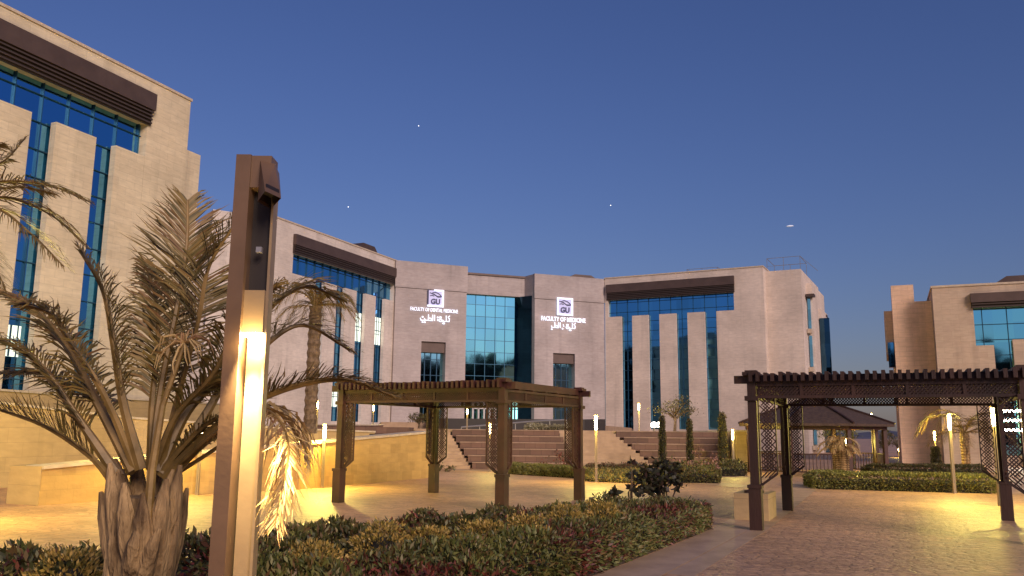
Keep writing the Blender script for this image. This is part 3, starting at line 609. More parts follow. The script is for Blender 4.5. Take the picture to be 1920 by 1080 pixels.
def pergola(label, loc, rot, W_, D_, H=2.70, m=WOOD, slat_dir='x', stubs=()):
    t = thing('pergola', label, 'pergola', (*loc, 0), rot, 'wooden pergolas on the plaza')
    def p(nm, b, par=t, mt=m): return obj(nm, b, mt, par, world=False)
    pw = .09
    zb0, zb1 = H-.46, H-.2
    cor = [(0,0),(W_,0),(W_,D_),(0,D_)]
    for i, (x, y) in enumerate(cor):
        b = MB(); b.box(x-pw*.8, y-pw*.8, .72, x+pw*.8, y+pw*.8, H-.06)
        po = p('post', b)
        b = MB(); b.box(x-.105, y-.105, 0, x+.105, y+.105, .70); b.prism([(x-.12,y-.12),(x+.12,y-.12),(x+.12,y+.12),(x-.12,y+.12)], .70, .76); p('post_base', b, po)
        b = MB(); b.box(x-.14, y-.14, H-.06, x+.14, y+.14, H+.0); b.box(x-.1, y-.1, H, x+.1, y+.1, H+.03); p('post_cap', b, po)
        b = MB(); b.box(x-.115,y-.115,H-.5,x+.115,y+.115,H-.42); p('post_collar', b, po)
    for i in range(4):
        a, e = Vector((*cor[i], 0)), Vector((*cor[(i+1)%4], 0)); d = (e-a).normalized(); L_ = (e-a).length
        T = frame(a, d)
        b = MB(); b.T = T
        b.box(pw, -.035, zb0, L_-pw, .035, zb0+.045); b.box(pw, -.035, zb1-.05, L_-pw, .035, zb1)
        nb = max(2, int(L_/.8))
        for k in range(1, nb): x = L_*k/nb; b.box(x-.025, -.03, zb0+.045, x+.025, .03, zb1-.05)
        bm = p('beam', b)
        b = MB(); b.T = T; lattice(b, (pw, 0, zb0+.04), (1,0,0), (0,0,1), L_-2*pw, zb1-zb0-.09, .06, .022); p('lattice', b, bm)
        for side in (0, 1):
            b = MB(); b.T = T; wd = .30; zl = .86; x0 = pw if side == 0 else L_-pw-wd; x1 = x0+wd
            xi, xo = (x0, x1) if side == 0 else (x1, x0); s_ = 1 if side == 0 else -1
            b.box(xo-.02 if s_ > 0 else xo-.0, -.022, zl+.12, xo if s_ > 0 else xo+.02, .022, zb0)
            b.box(min(xi, xi+s_*.02), -.022, zl-.1, max(xi, xi+s_*.02), .022, zb0)
            b.add([(xi,-.022,zl-.14),(xo,-.022,zl+.08),(xo,-.022,zl+.13),(xi,-.022,zl-.09),(xi,.022,zl-.14),(xo,.022,zl+.08),(xo,.022,zl+.13),(xi,.022,zl-.09)], [(3,2,1,0),(4,5,6,7),(0,1,5,4),(1,2,6,5),(2,3,7,6),(3,0,4,7)])
            q = p('bracket_panel', b)
            b = MB(); b.T = T; cl = (lambda a_, s_=s_: .22*(a_/wd if s_ > 0 else 1-a_/wd)); lattice(b, (x0, 0, zl-.1), (1,0,0), (0,0,1), wd, zb0-zl+.1, .06, .02, clip=cl); p('lattice', b, q)
    # solid side boards carrying the slats
    b = MB()
    if slat_dir == 'y': b.box(-.03,-.3,zb1+.0,.03,D_+.3,H-.06); b.box(W_-.03,-.3,zb1,W_+.03,D_+.3,H-.06)
    else: b.box(-.3,-.03,zb1,W_+.3,.03,H-.06); b.box(-.3,D_-.03,zb1,W_+.3,D_+.03,H-.06)
    p('bearer', b)
    b = MB(); n = int((D_ if slat_dir == 'y' else W_)/.125)
    rnd = random.Random(int(W_*100))
    for k in range(n+1):
        j = rnd.uniform(-.02, .02); e_ = rnd.uniform(-.02, .02)
        if slat_dir == 'y': y = D_*k/n+j*.3; b.box(-.22+e_, y-.03, H-.17, W_+.22+e_, y+.03, H-.02+j*.6)
        else: x = W_*k/n+j*.3; b.box(x-.03, -.16+e_, H-.17, x+.03, D_+.16+e_, H-.02+j*.6)
    p('roof_slats', b)
    b = MB()
    for k in range(1, 6):
        if slat_dir == 'y': x = W_*k/6; b.box(x-.03, -.05, zb1+.002, x+.03, D_+.05, H-.172)
        else: y = D_*k/6; b.box(-.05, y-.03, zb1+.002, W_+.05, y+.03, H-.172)
    p('rafters', b)
    return t
PG1 = ((-.162, 17.84), 1.07694, 3.92, 4.25); PG2 = ((4.249, 15.06), -.42971, 4.151, 4.308)
pergola('reddish wooden pergola with lattice beams, standing between the lit ramp wall and the hedge', PG1[0], PG1[1], PG1[2], PG1[3], 2.70, WOOD2, 'y')
pergola('dark wooden pergola with a toothed slat roof, beside the stone bench', PG2[0], PG2[1], PG2[2], PG2[3], 2.70, WOOD, 'x')

# stone bench box near the dark pergola
bt = thing('stone_bench', 'square stone bench box behind the nearest post of the dark pergola', 'bench', tuple(at_z(1412,976,0)), R(-24))
b = MB(); b.box(-.34,-.05,.0,.30,.12,.50); b.box(.18,.121,0,.30,1.1,.50); b.box(-.34,.121,0,-.22,1.1,.5); obj('stone_side', b, RUST2, bt, world=False)
b = MB(); b.box(-.22,.123,.36,.18,1.1,.44); b.box(-.2,.35,.441,.16,.5,.54); obj('seat', b, WOOD, bt, world=False)

# ------------------------------------------------------------ gazebo
gz = at_z(1513, 884, 0); gz = Vector((gz.x, 38.6, 0))
gt = thing('gazebo', 'low hip roofed wooden gazebo seen through the dark pergola', 'gazebo', tuple(gz), R(8))
b = MB(); n = 8; RR = 3.35
pr = [(RR*1.03, 2.02), (RR*1.03, 2.12), (RR*.72, 2.5), (RR*.3, 2.98), (.05, 3.35)]
b.lathe(pr, n=n); rf = obj('roof', b, ROOFT, gt, world=False)
b = MB()
for i in range(n):
    t_ = 2*math.pi*i/n
    pts = [((r_+.02)*math.cos(t_), (r_+.02)*math.sin(t_), z_+.03) for r_, z_ in pr[1:]]; b.tube(pts, [.05]*4, 5)
obj('roof_ridge', b, WOOD, rf, world=False)
b = MB()
for i in range(n):
    a0_, a1_ = 2*math.pi*i/n, 2*math.pi*(i+1)/n; r_ = RR*.92
    b.bar((r_*math.cos(a0_), r_*math.sin(a0_), 1.95), (r_*math.cos(a1_), r_*math.sin(a1_), 1.95), .09)
obj('ring_beam', b, WOOD2, gt, world=False)
for i in range(n):
    t_ = 2*math.pi*i/n; r_ = RR*.9; b = MB(); x, y = r_*math.cos(t_), r_*math.sin(t_)
    b.box(x-.08, y-.08, 0, x+.08, y+.08, 1.93); obj('post', b, WOOD2, gt, world=False)
    if i in (6, 1): continue
    a1_ = 2*math.pi*(i+1)/n; b = MB(); A0 = Vector((x, y, 0)); A1 = Vector((r_*math.cos(a1_), r_*math.sin(a1_), 0)); dd = A1-A0
    for h in (.12, .85): b.bar(A0+dd*.04+Vector((0,0,h)), A1-dd*.04+Vector((0,0,h)), .035)
    for k in range(1, 16): q = A0+dd*k/16; b.bar((q.x,q.y,.12),(q.x,q.y,.85),.018)
    obj('railing', b, WOOD2, gt, world=False)

# ------------------------------------------------------------ lamps
def point(name, loc, col, e, r, parent=None):
    l = bpy.data.lights.new(name, 'POINT'); l.energy = e; l.color = col; l.shadow_soft_size = r
    o = bpy.data.objects.new(name, l); C.objects.link(o); o.location = loc
    if parent is not None: o.parent = parent
    return o
WARM = (1, .78, .15)
def bollard(h, col, e, head=.34, wd=.038, lm=LIT):
    t = thing('garden_lamp', 'x', 'lamp', (0,0,0), 0, 'slim garden lamps with a glowing head')
    b = MB(); b.box(-wd, -wd, 0, -wd*.1, wd, h-head-.06); b.box(wd*.1, -wd, 0, wd, wd, h-head-.06); b.box(-wd*1.1,-wd*1.1,0,wd*1.1,wd*1.1,.08); obj('pole', b, POLE, t, world=False)
    b = MB(); b.lathe([(wd*.8, h-head-.06), (wd*1.1, h-head), (wd*1.2, h-.03), (wd*.6, h)], n=10); obj('lamp_head', b, lm, t, world=False)
    b = MB(); b.box(-wd*1.5, -wd*1.3, h+.001, wd*1.5, wd*1.3, h+.03); obj('cap', b, LAMPM, t, world=False)
    point('lamp_light', (0, -wd*3, h-.12), col, e*1.45, .12, t)
    return t
LPS = [ # px, foot px-y or (Y), z base, top y, energy, label
 (1118, 905, 0, 780, 170, 'tall garden lamp between the first pergola and the wide stairs'),
 (1376, 887, 0, 806, 70, 'bright yellow garden lamp beside the gazebo and the third columnar plant'),
 (1790, 925, 0, 777, 150, 'leaning looking garden lamp in front of the right clipped hedge'),
 (1876, 949, 0, 763, 200, 'garden lamp behind the right post of the dark pergola'),
 (604, 915, 0, 797, 260, 'garden lamp against the yellow ramp wall, left of the first pergola'),
 (918, 884, 0, 794, 60, 'thin garden lamp at the foot of the tiered planter'),
 (275, 936, 0, 766, 120, 'garden lamp shining through the palm fronds above the palm crown'),
 (369, 928, 0, 787, 80, 'garden lamp just left of the tall bronze lamp post, behind the fronds'),
 (1640, 886, 0, 776, 90, 'garden lamp rising behind the right edge of the gazebo roof'),
 (1590, 884, 0, 822, 60, 'garden lamp beside the stubby palm trunk'),
 (1757, 884, 0, 809, 110, 'bright garden lamp over the fourth columnar plant, in front of the right building'),
 (1797, 872, 0, 838, 40, 'short garden lamp before the right building, beside the feathery palm'),
 (1646, 858, 0, 838, 30, 'small far lamp at the end of the avenue, beside the gazebo'),
 (1686, 858, 0, 841, 30, 'small far lamp in the gap before the right building'),
]
def lamp_at(px, base, top, e, label):
    h = None; lo, hi = .3, 5
    for _ in range(40):
        m_ = (lo+hi)/2; y = proj((base.x, base.y, base.z+m_))[1]
        if y > top: lo = m_
        else: hi = m_
    t = bollard(lo, WARM, e, head=min(.4, lo*.2)); t.location = base; t['label'] = label; return t
for px, fy, z, top, e, lb in LPS: lamp_at(px, at_z(px, fy, z), top, e, lb)
for px, Y, zb, top, e, lb in [
 (594, 33, 1.5, 752, 35, 'tall garden lamp on the planting terrace beside the far palm trunk'),
 (876, 48, 1.75, 767, 10, 'thin grey lamp in front of the dark platform wall'),
 (1198, 46, 1.75, 757, 70, 'garden lamp on the terrace against the second fin of the right wing'),
 (700, 56, 1.75, 760, 40, 'garden lamp on the terrace in front of the left wing')]:
    p = at_y(px, 780, Y); lamp_at(px, Vector((p.x, p.y, zb)), top, e, lb)
for p, e, lb in [((-10.2, 14.6, 0), 420, 'garden lamp standing just outside the left edge, lighting the paving by the low wall'),]:
    t = bollard(2.1, WARM, e); t.location = p; t['label'] = lb
# ground floodlights on the right terrace
for px, py, Y in ((1226, 796, 44.5), (1237, 801, 44)):
    p = at_y(px, py, Y); t = thing('floodlight', 'small white floodlight on the terrace ledge, '+('nearer the cypress-like column' if px > 1230 else 'under the wispy tree'), 'lamp', (p.x, p.y, 1.75), 0, 'white floodlights on the terrace')
    b = MB(); b.box(-.04,-.04,0,.04,.04,.2); b.box(-.12,-.06,.2,.12,.06,.22); obj('bracket', b, LAMPD, t, world=False)
    b = MB(); b.lathe([(.1,.22),(.14,.28),(.14,.4),(.08,.46)], n=10); obj('lamp_head', b, LITW, t, world=False)
    point('lamp_light', (0,-.1,.6), (.95,1,.85), 14, .1, t)

# foreground lamp post: two slats joined by a cap and a light box, spotlight hood on top
YL = 4.5
ax = at_y(432, 800, YL); ft = Vector((ax.x, YL, 0))
lt = thing('lamp_post', 'tall bronze double slat lamp post glowing beside the palm', 'lamp', (ax.x, YL, 0), R(0))
Zt = at_y(475, 297, YL).z; Zl = at_y(465, 632, YL).z; Zd = at_y(480, 383, YL).z; Zm = at_y(480, 546, YL).z
xa0, xa1 = at_y(402, 900, YL-.07).x, at_y(434, 900, YL-.07).x; xb0, xb1 = at_y(448, 900, YL+.02).x, at_y(484, 900, YL).x
g0 = ax.x
xl0, xl1, xr0, xr1 = xa0-g0, xa1-g0, xb0-g0, xb1-g0
b = MB(); b.box(xl0, -.07, 0, xl1-.006, .07, Zt); obj('slat', b, LAMPM, lt, world=False)
b = MB(); b.box(xr0, .02, 0, xr1-.014, .07, Zl+.002); b.box(xr1-.014, -.01, 0, xr1, .07, Zt-.10); obj('slat', b, LAMPL, lt, world=False)
b = MB(); b.box(xl1-.006, -.035, Zl+.02, xr1-.0142, .0695, Zm); obj('light_housing', b, LAMPL, lt, world=False)
b = MB(); b.box(xl1-.006, .03, Zm+.002, xr1-.0142, .065, Zd+.078); obj('inner_panel', b, LAMPD, lt, world=False)
b = MB(); b.box(xl1-.006, -.055, Zd+.08, xr1-.0142, .0695, Zt-.002); obj('top_block', b, LAMPM, lt, world=False)
b = MB(); b.box(xl1-.004, -.03, Zl-.0, xr1-.016, .017, Zl+.019); obj('light_strip', b, LITW, lt, world=False)
hx = (xr0+xr1)/2+.03; ho = MB()
hd = [(hx-.07,-.09,Zt-.03),(hx+.05,-.09,Zt-.05),(hx+.05,.08,Zt-.05),(hx-.07,.08,Zt-.03)]
zh = at_y(505, 375, YL-.14).z; hb = []
for px, py in ((483,378),(497,358),(527,372),(508,392)):
    v = at_z(px, py, zh); hb.append((v.x-g0, v.y-YL, zh))
hb = [hb[0], hb[1], hb[2], hb[3]]
hd = [(hx-.06,.02,Zt-.06),(hx-.05,-.06,Zt-.03),(hx+.03,-.06,Zt-.05),(hx+.025,.05,Zt-.07)]
ho.add(hd+hb, [(0,1,2,3),(4,5,1,0),(5,6,2,1),(6,7,3,2),(7,4,0,3)])
hoo = obj('spotlight_hood', ho, LAMPM, lt, world=False)
b = MB(); cc = sum((Vector(v) for v in hb), Vector())/4; b.add([cc+(Vector(v)-cc)*.86+Vector((0,0,.012)) for v in hb]+[cc+(Vector(v)-cc)*.8+Vector((0,0,.05)) for v in hb], [(4,5,6,7),(0,1,5,4),(1,2,6,5),(2,3,7,6),(3,0,4,7)]); obj('hood_mouth', b, LAMPD, hoo, world=False)
b = MB(); b.box(hx-.045,-.06,Zd-.28,hx-.015,-.03,Zd-.25); obj('screw_plate', b, RAIL, lt, world=False)
pl = point('lamp_light', ((xr0+xr1)/2-.01, -.07, Zl-.05), (1,.72,.28), 7, .02, lt)
sp = bpy.data.lights.new('lamp_light', 'SPOT'); sp.energy = 230; sp.color = (1,.76,.36); sp.spot_size = R(50); sp.spot_blend = .6; sp.shadow_soft_size = .03
so_ = bpy.data.objects.new('lamp_light', sp); C.objects.link(so_); so_.parent = lt; so_.location = ((xr0+xr1)/2-.01, -.08, Zl-.03); so_.rotation_euler = (R(4), 0, 0)

# ------------------------------------------------------------ plants
def leaf_block(P, Nrm, size, ratio=.38, droop=.3, jit=.6, rg=rng):
    """P n x 3 positions, Nrm n x 3 outward directions -> folded leaf quads"""
    n = len(P); d = Nrm+rg.normal(0, jit, (n,3)); d /= np.linalg.norm(d, axis=1)[:,None]
    r_ = rg.normal(0, 1, (n,3)); s = np.cross(d, r_); s /= np.linalg.norm(s, axis=1)[:,None]+1e-9
    L_ = (size*rg.uniform(.6, 1.3, n))[:,None]; W_ = L_*ratio*.5; up = np.cross(s, d)
    a = P; m1 = P+d*L_*.45+s*W_+up*W_*.3; m2 = P+d*L_*.45-s*W_+up*W_*.3; e = P+d*L_; e[:,2] -= (L_[:,0]*droop*.3)
    V = np.stack([a, m1, e, m2], 1).reshape(-1, 3); idx = np.arange(n)*4
    F_ = np.stack([idx, idx+1, idx+2, idx+3], 1); return V, F_
def np_obj(name, blocks, mats, parent=None, extra=None):
    """blocks: [(V,F,matindex)]"""
    me = bpy.data.meshes.new(name); Vs = []; Fs = []; Ms = []; o_ = 0; tri = []
    for V, F_, mi in blocks: Vs.append(V); Fs.append(F_+o_); Ms.append(np.full(len(F_), mi)); o_ += len(V)
    V = np.concatenate(Vs).astype(np.float32); F_ = np.concatenate(Fs).astype(np.int32); Mi = np.concatenate(Ms).astype(np.int32)
    if parent is not None: V = V-np.array(parent.location, dtype=np.float32)
    k = F_.shape[1]
    me.vertices.add(len(V)); me.vertices.foreach_set('co', V.ravel()); me.loops.add(F_.size); me.loops.foreach_set('vertex_index', F_.ravel())
    me.polygons.add(len(F_)); me.polygons.foreach_set('loop_start', np.arange(len(F_), dtype=np.int32)*k); me.polygons.foreach_set('loop_total', np.full(len(F_), k, dtype=np.int32))
    me.polygons.foreach_set('material_index', Mi)
    for m in mats: me.materials.append(m)
    me.update(calc_edges=True); me.validate(); o = bpy.data.objects.new(name, me); C.objects.link(o)
    if parent is not None: o.parent = parent
    return o
def inpoly(P, poly):
    x, y = P[:,0], P[:,1]; c = np.zeros(len(P), bool); n = len(poly); j = n-1
    for i in range(n):
        xi, yi = poly[i]; xj, yj = poly[j]
        c ^= ((yi > y) != (yj > y)) & (x < (xj-xi)*(y-yi)/(yj-yi+1e-12)+xi); j = i
    return c
def edge_dist(P, poly):
    n = len(poly); best = np.full(len(P), 1e9)
    for i in range(n):
        a = np.array(poly[i]); b = np.array(poly[(i+1)%n]); d = b-a; t = np.clip(((P-a)@d)/(d@d), 0, 1); best = np.minimum(best, np.linalg.norm(P-(a+t[:,None]*d), axis=1))
    return best
def hedge(name, label, poly, h, n, size, mats, pick, cat='hedge', group=None, hvar=.08, rough=.12, ratio=.38, soft=.25, z0=0, jit=.6):
    """leafy mass over a plan polygon; h may be a function of x,y"""
    poly = [tuple(p) for p in poly]; A = np.array(poly); c = A.mean(0); lo, hi = A.min(0), A.max(0)
    t = thing(name, label, cat, (c[0], c[1], z0), 0, group)
    pts = []
    while sum(len(p) for p in pts) < n:
        P = rng.uniform(lo, hi, (n*2, 2)); P = P[inpoly(P, poly)]; pts.append(P)
    P = np.concatenate(pts)[:n]; ed = edge_dist(P, poly)
    hh = h(P[:,0], P[:,1]) if callable(h) else np.full(n, h)
    wob = hvar*(np.sin(P[:,0]*3.1+1)*np.cos(P[:,1]*2.7)+np.sin(P[:,0]*7.3)*np.sin(P[:,1]*6.1+2)*.6)
    top = (hh+wob)*np.clip(.45+.55*np.sqrt(np.clip(ed/soft, 0, 1)), 0, 1)
    # side leaves: those close to the edge are spread over the height
    side = ed < soft*.8; u = rng.uniform(0, 1, n); z = np.where(side, top*u, top-np.abs(rng.normal(0, rough, n)))
    z = np.maximum(z, .02)
    # extra leaves all round the sides
    ne = int(n*.45); Ap = np.array(poly); seg = np.roll(Ap, -1, 0)-Ap; ln_ = np.linalg.norm(seg, axis=1); k_ = rng.choice(len(poly), ne, p=ln_/ln_.sum()); tt = rng.uniform(0, 1, ne)[:,None]
    Pe = Ap[k_]+seg[k_]*tt; Pe = Pe+(c-Pe)/np.linalg.norm(c-Pe, axis=1)[:,None]*np.abs(rng.normal(0, .035, ne))[:,None]
    he = h(Pe[:,0], Pe[:,1]) if callable(h) else np.full(ne, h); ze = he*rng.uniform(.03, .8, ne)
    P = np.concatenate([P, Pe]); z = np.concatenate([z, ze]); hh = np.concatenate([hh, he]); side = np.concatenate([side, np.ones(ne, bool)]); n = n+ne
    N_ = np.zeros((n,3)); N_[:,2] = np.where(side, .4, 1.0)
    out = P-c; out /= np.linalg.norm(out, axis=1)[:,None]+1e-9; N_[:,:2] += out*np.where(side, .9, .15)[:,None]
    Q = np.column_stack([P, z+z0]); V, F_ = leaf_block(Q, N_, size, ratio, jit=jit)
    mi = pick(P[:,0], P[:,1], z/np.maximum(hh, .01)) if pick else np.zeros(n, int)
    me_o = np_obj('foliage', [(V, F_, 0)], mats, t); me_o.data.polygons.foreach_set('material_index', mi.astype(np.int32))
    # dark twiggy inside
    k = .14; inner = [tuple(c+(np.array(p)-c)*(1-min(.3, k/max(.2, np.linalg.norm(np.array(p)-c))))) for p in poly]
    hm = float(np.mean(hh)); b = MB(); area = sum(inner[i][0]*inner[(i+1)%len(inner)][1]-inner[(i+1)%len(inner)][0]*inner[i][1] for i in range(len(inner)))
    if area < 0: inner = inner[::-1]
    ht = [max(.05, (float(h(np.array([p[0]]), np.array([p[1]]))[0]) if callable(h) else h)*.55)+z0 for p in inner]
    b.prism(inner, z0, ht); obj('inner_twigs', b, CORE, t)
    return t
# big foreground bed: back row (dark and red), front row (green and red)
def P2(px, py, z): q = at_z(px, py, z); return np.array((q.x, q.y))
Bk = [P2(1322,932,.5), P2(1150,929,.5), P2(1000,947,.5), P2(870,962,.5), P2(690,978,.5), P2(480,1002,.5), P2(200,1030,.5), P2(-60,1058,.5)]
Fr = [zz(1334,992), zz(1225,1035), zz(1110,1080), (-.3,7.2), (-1.6,5.0), (-2.4,3.6)]
Fr = [np.array(p) for p in Fr]
bed = [tuple(p) for p in (Bk+[np.array((-4.9,5.6)), np.array((-3.6,3.4))]+Fr[::-1])]
mbs = MB(); pp = bed[::-1]; ar = sum(pp[i][0]*pp[(i+1)%len(pp)][1]-pp[(i+1)%len(pp)][0]*pp[i][1] for i in range(len(pp)))
mbs.prism(pp if ar > 0 else pp[::-1], -.1, .03); meta(obj('planting_bed_soil', mbs, SOIL), kind='structure')
# kerb along the bed
kb_ = [zz(1336,995), zz(1110,1083), (-.25,7.1), (-1.5,4.9)]
for i in range(3):
    a, e = Vector(kb_[i]), Vector(kb_[i+1]); d = (e-a).normalized(); n_ = Vector((d.y, -d.x))
    if i == 0: strip('bed_border_paving', [a, a-n_*.0+Vector((.55,-.1)), e+Vector((.65,-.2)), e], .012, PAVE2)
def mid(a, b, t): return tuple(np.array(a)*(1-t)+np.array(b)*t)
def lerp_poly(t0, t1, s0=0, s1=1, n=9):       # strip of the bed between back line (0) and front line (1)
    def along(L_, s):
        L_ = [np.array(p) for p in L_]; seg = [np.linalg.norm(L_[i+1]-L_[i]) for i in range(len(L_)-1)]; T_ = sum(seg)*s
        for i, g in enumerate(seg):
            if T_ <= g or i == len(seg)-1: return L_[i]+(L_[i+1]-L_[i])*min(1, T_/g)
            T_ -= g
    A_ = [along(Bk, s0+(s1-s0)*i/n) for i in range(n+1)]; B2 = [along(Fr, s0+(s1-s0)*i/n) for i in range(n+1)]
    a = [tuple(A_[i]*(1-t0)+B2[i]*t0) for i in range(n+1)]; c_ = [tuple(A_[i]*(1-t1)+B2[i]*t1) for i in range(n+1)]
    return a+c_[::-1]
def fld(x, y, s=1.0, o=0): return np.sin(x*1.9*s+o)*np.cos(y*1.6*s+o*2)+.5*np.sin(x*4.1*s+1+o)*np.sin(y*3.7*s)
def pick_back(x, y, u): f = fld(x, y)+rng.normal(0,.35,len(x)); return np.where(f > .75, 1, np.where(f < -.7, 2, 0))
def pick_front(x, y, u):
    f = fld(x, y, .8, 2)+rng.normal(0,.35,len(x)); return np.where((f > .15) & (u < .97), 1, np.where(f < -.1, 2, 0))
hedge('hedge', 'loose dark leafed hedge row along the back of the planting bed, behind the golden shrubs', lerp_poly(0, .34), .54, 19000, .085, [LEAFB, LEAFR, LEAFG], pick_back, hvar=.10, soft=.3)
hedge('hedge', 'red and green leafed hedge row along the front of the planting bed, beside the paving', lerp_poly(.52, 1, 0, 1), .5, 36000, .082, [LEAFB, LEAFR, LEAFG], pick_front, hvar=.075, soft=.28, ratio=.28)
hedge('ground_cover', 'dark low plants filling the middle of the planting bed', lerp_poly(.32, .54), .25, 6000, .08, [LEAFB, LEAFR], lambda x,y,u: (rng.uniform(0,1,len(x)) > .8).astype(int), cat='shrub')
def ball(label, px, py, z, r, m, n=1300, size=.05, group='golden shrubs in the planting bed', cat='shrub', name='shrub', flat=.8, stemh=None):
    c = at_z(px, py, z); t = thing(name, label, cat, (c.x, c.y, 0), 0, group)
    d = rng.normal(0, 1, (n,3)); d /= np.linalg.norm(d, axis=1)[:,None]
    bump = 1+.18*np.sin(d[:,0]*7+px)*np.cos(d[:,1]*6)+.12*np.sin(d[:,2]*11+px); rr = r*bump*rng.uniform(.62, 1.05, n)**.6
    P = np.array((c.x, c.y, z-r*.5))+d*rr[:,None]*np.array((1,1,flat)); P[:,2] = np.maximum(P[:,2], .05)
    V, F_ = leaf_block(P, d+np.array((0,0,.6)), size, .4, jit=.5); np_obj('foliage', [(V, F_, 0)], [m], t)
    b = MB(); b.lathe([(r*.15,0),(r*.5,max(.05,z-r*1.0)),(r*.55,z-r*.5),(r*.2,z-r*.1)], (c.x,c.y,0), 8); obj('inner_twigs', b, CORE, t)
    return t
for i, (px, py, r, lb) in enumerate([
   (720, 1002, .27, 'large golden tipped shrub in the middle of the planting bed'), (805, 1000, .19, 'golden shrub right of the large golden tipped one'),
   (590, 1040, .24, 'golden green shrub behind the tall lamp post, at the bottom edge'), (497, 1052, .22, 'dull green round shrub beside the foot of the lamp post'),
   (905, 990, .24, 'yellow green shrub below the nearest post of the first pergola'), (985, 985, .24, 'yellow tipped shrub before the back hedge row, nearly at its middle'),
   (1060, 962, .24, 'brightest golden shrub between the two hedge rows'), (1130, 955, .24, 'golden shrub farthest along the bed, before the low dark end of the hedge'),
   (130, 1060, .28, 'reddish golden shrub left of the palm trunk'), (870, 1020, .22, 'olive shrub among the front hedge row')]):
    ball(lb, px, py, .56, r*1.15, LEAFY if i not in (3, 9) else LEAFG, 2200 if r > .2 else 1500, .045)

# clipped hedges farther away
hp = [zz(1527,915), zz(1860,928), zz(1863,905), zz(1560,898)]
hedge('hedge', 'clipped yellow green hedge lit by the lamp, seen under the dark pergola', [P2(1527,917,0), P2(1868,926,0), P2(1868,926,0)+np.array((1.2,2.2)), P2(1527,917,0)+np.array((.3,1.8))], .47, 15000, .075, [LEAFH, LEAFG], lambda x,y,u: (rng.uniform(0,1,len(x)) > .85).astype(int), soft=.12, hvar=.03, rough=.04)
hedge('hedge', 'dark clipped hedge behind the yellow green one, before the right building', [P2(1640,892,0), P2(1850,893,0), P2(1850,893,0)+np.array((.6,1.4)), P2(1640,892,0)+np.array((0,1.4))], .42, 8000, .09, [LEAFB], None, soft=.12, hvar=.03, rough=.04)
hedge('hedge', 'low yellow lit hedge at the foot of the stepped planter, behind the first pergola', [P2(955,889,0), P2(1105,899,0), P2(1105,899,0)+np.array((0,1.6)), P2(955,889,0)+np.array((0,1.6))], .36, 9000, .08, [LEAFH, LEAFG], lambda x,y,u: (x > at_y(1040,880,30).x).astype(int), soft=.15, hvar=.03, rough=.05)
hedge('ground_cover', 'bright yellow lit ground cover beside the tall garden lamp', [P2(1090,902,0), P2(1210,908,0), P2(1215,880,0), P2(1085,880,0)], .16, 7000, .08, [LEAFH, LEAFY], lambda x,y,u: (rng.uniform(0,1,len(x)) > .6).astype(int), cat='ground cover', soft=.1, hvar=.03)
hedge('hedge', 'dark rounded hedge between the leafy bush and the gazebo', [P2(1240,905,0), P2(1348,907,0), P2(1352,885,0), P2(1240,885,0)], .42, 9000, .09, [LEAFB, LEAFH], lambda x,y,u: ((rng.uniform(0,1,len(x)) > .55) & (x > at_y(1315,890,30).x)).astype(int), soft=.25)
hedge('hedge', 'dark hedge around the foot of the third columnar plant', [P2(1345,893,0), P2(1398,893,0), P2(1398,880,0), P2(1345,880,0)], .5, 3500, .1, [LEAFB], None, soft=.25)
hedge('hedge', 'narrow dark hedge in front of the stepped planter and the wide stairs', [P2(1100,884,0), P2(1215,886,0), P2(1215,881,0), P2(1100,880,0)], .25, 3000, .09, [LEAFB, LEAFR], lambda x,y,u: (rng.uniform(0,1,len(x)) > .7).astype(int), soft=.1)

# columnar plants
def column(px, fy, top, wpx, label, Y=None):
    base = at_z(px, fy, 0); Y = base.y; h = at_y(px, top, Y).z; r = wpx/2/F*Y
    t = thing('columnar_shrub', label, 'shrub', tuple(base), 0, 'narrow clipped columnar plants')
    n = 1600; u = rng.uniform(0, 1, n); a = rng.uniform(0, 2*math.pi, n); rr = r*(1-.35*u**3)*(1+.12*np.sin(u*23+a*2))*np.where(u > .96, .6, 1)
    P = np.column_stack([base.x+rr*np.cos(a), base.y+rr*np.sin(a), u*h]); N_ = np.column_stack([np.cos(a), np.sin(a), np.full(n, 1.2)])
    V, F_ = leaf_block(P, N_, .09, .35, jit=.4); np_obj('foliage', [(V, F_, 0)], [LEAFB], t)
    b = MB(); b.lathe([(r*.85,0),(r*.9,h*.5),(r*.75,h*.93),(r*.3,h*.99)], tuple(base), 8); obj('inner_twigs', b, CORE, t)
column(1243, 886, 781, 11, 'narrow dark columnar plant standing just above the leafy bush')
column(1295, 886, 786, 10, 'slimmer columnar plant between the leafy bush and the gazebo')
column(1357, 884, 774, 15, 'thickest columnar plant, beside the yellow lamp at the gazebo')
column(1757, 889, 838, 15, 'stout dark columnar plant in front of the right building, under a bright lamp')
column(1597, 880, 772, 11, 'columnar plant rising in front of the gazebo roof, beside the palm stump')

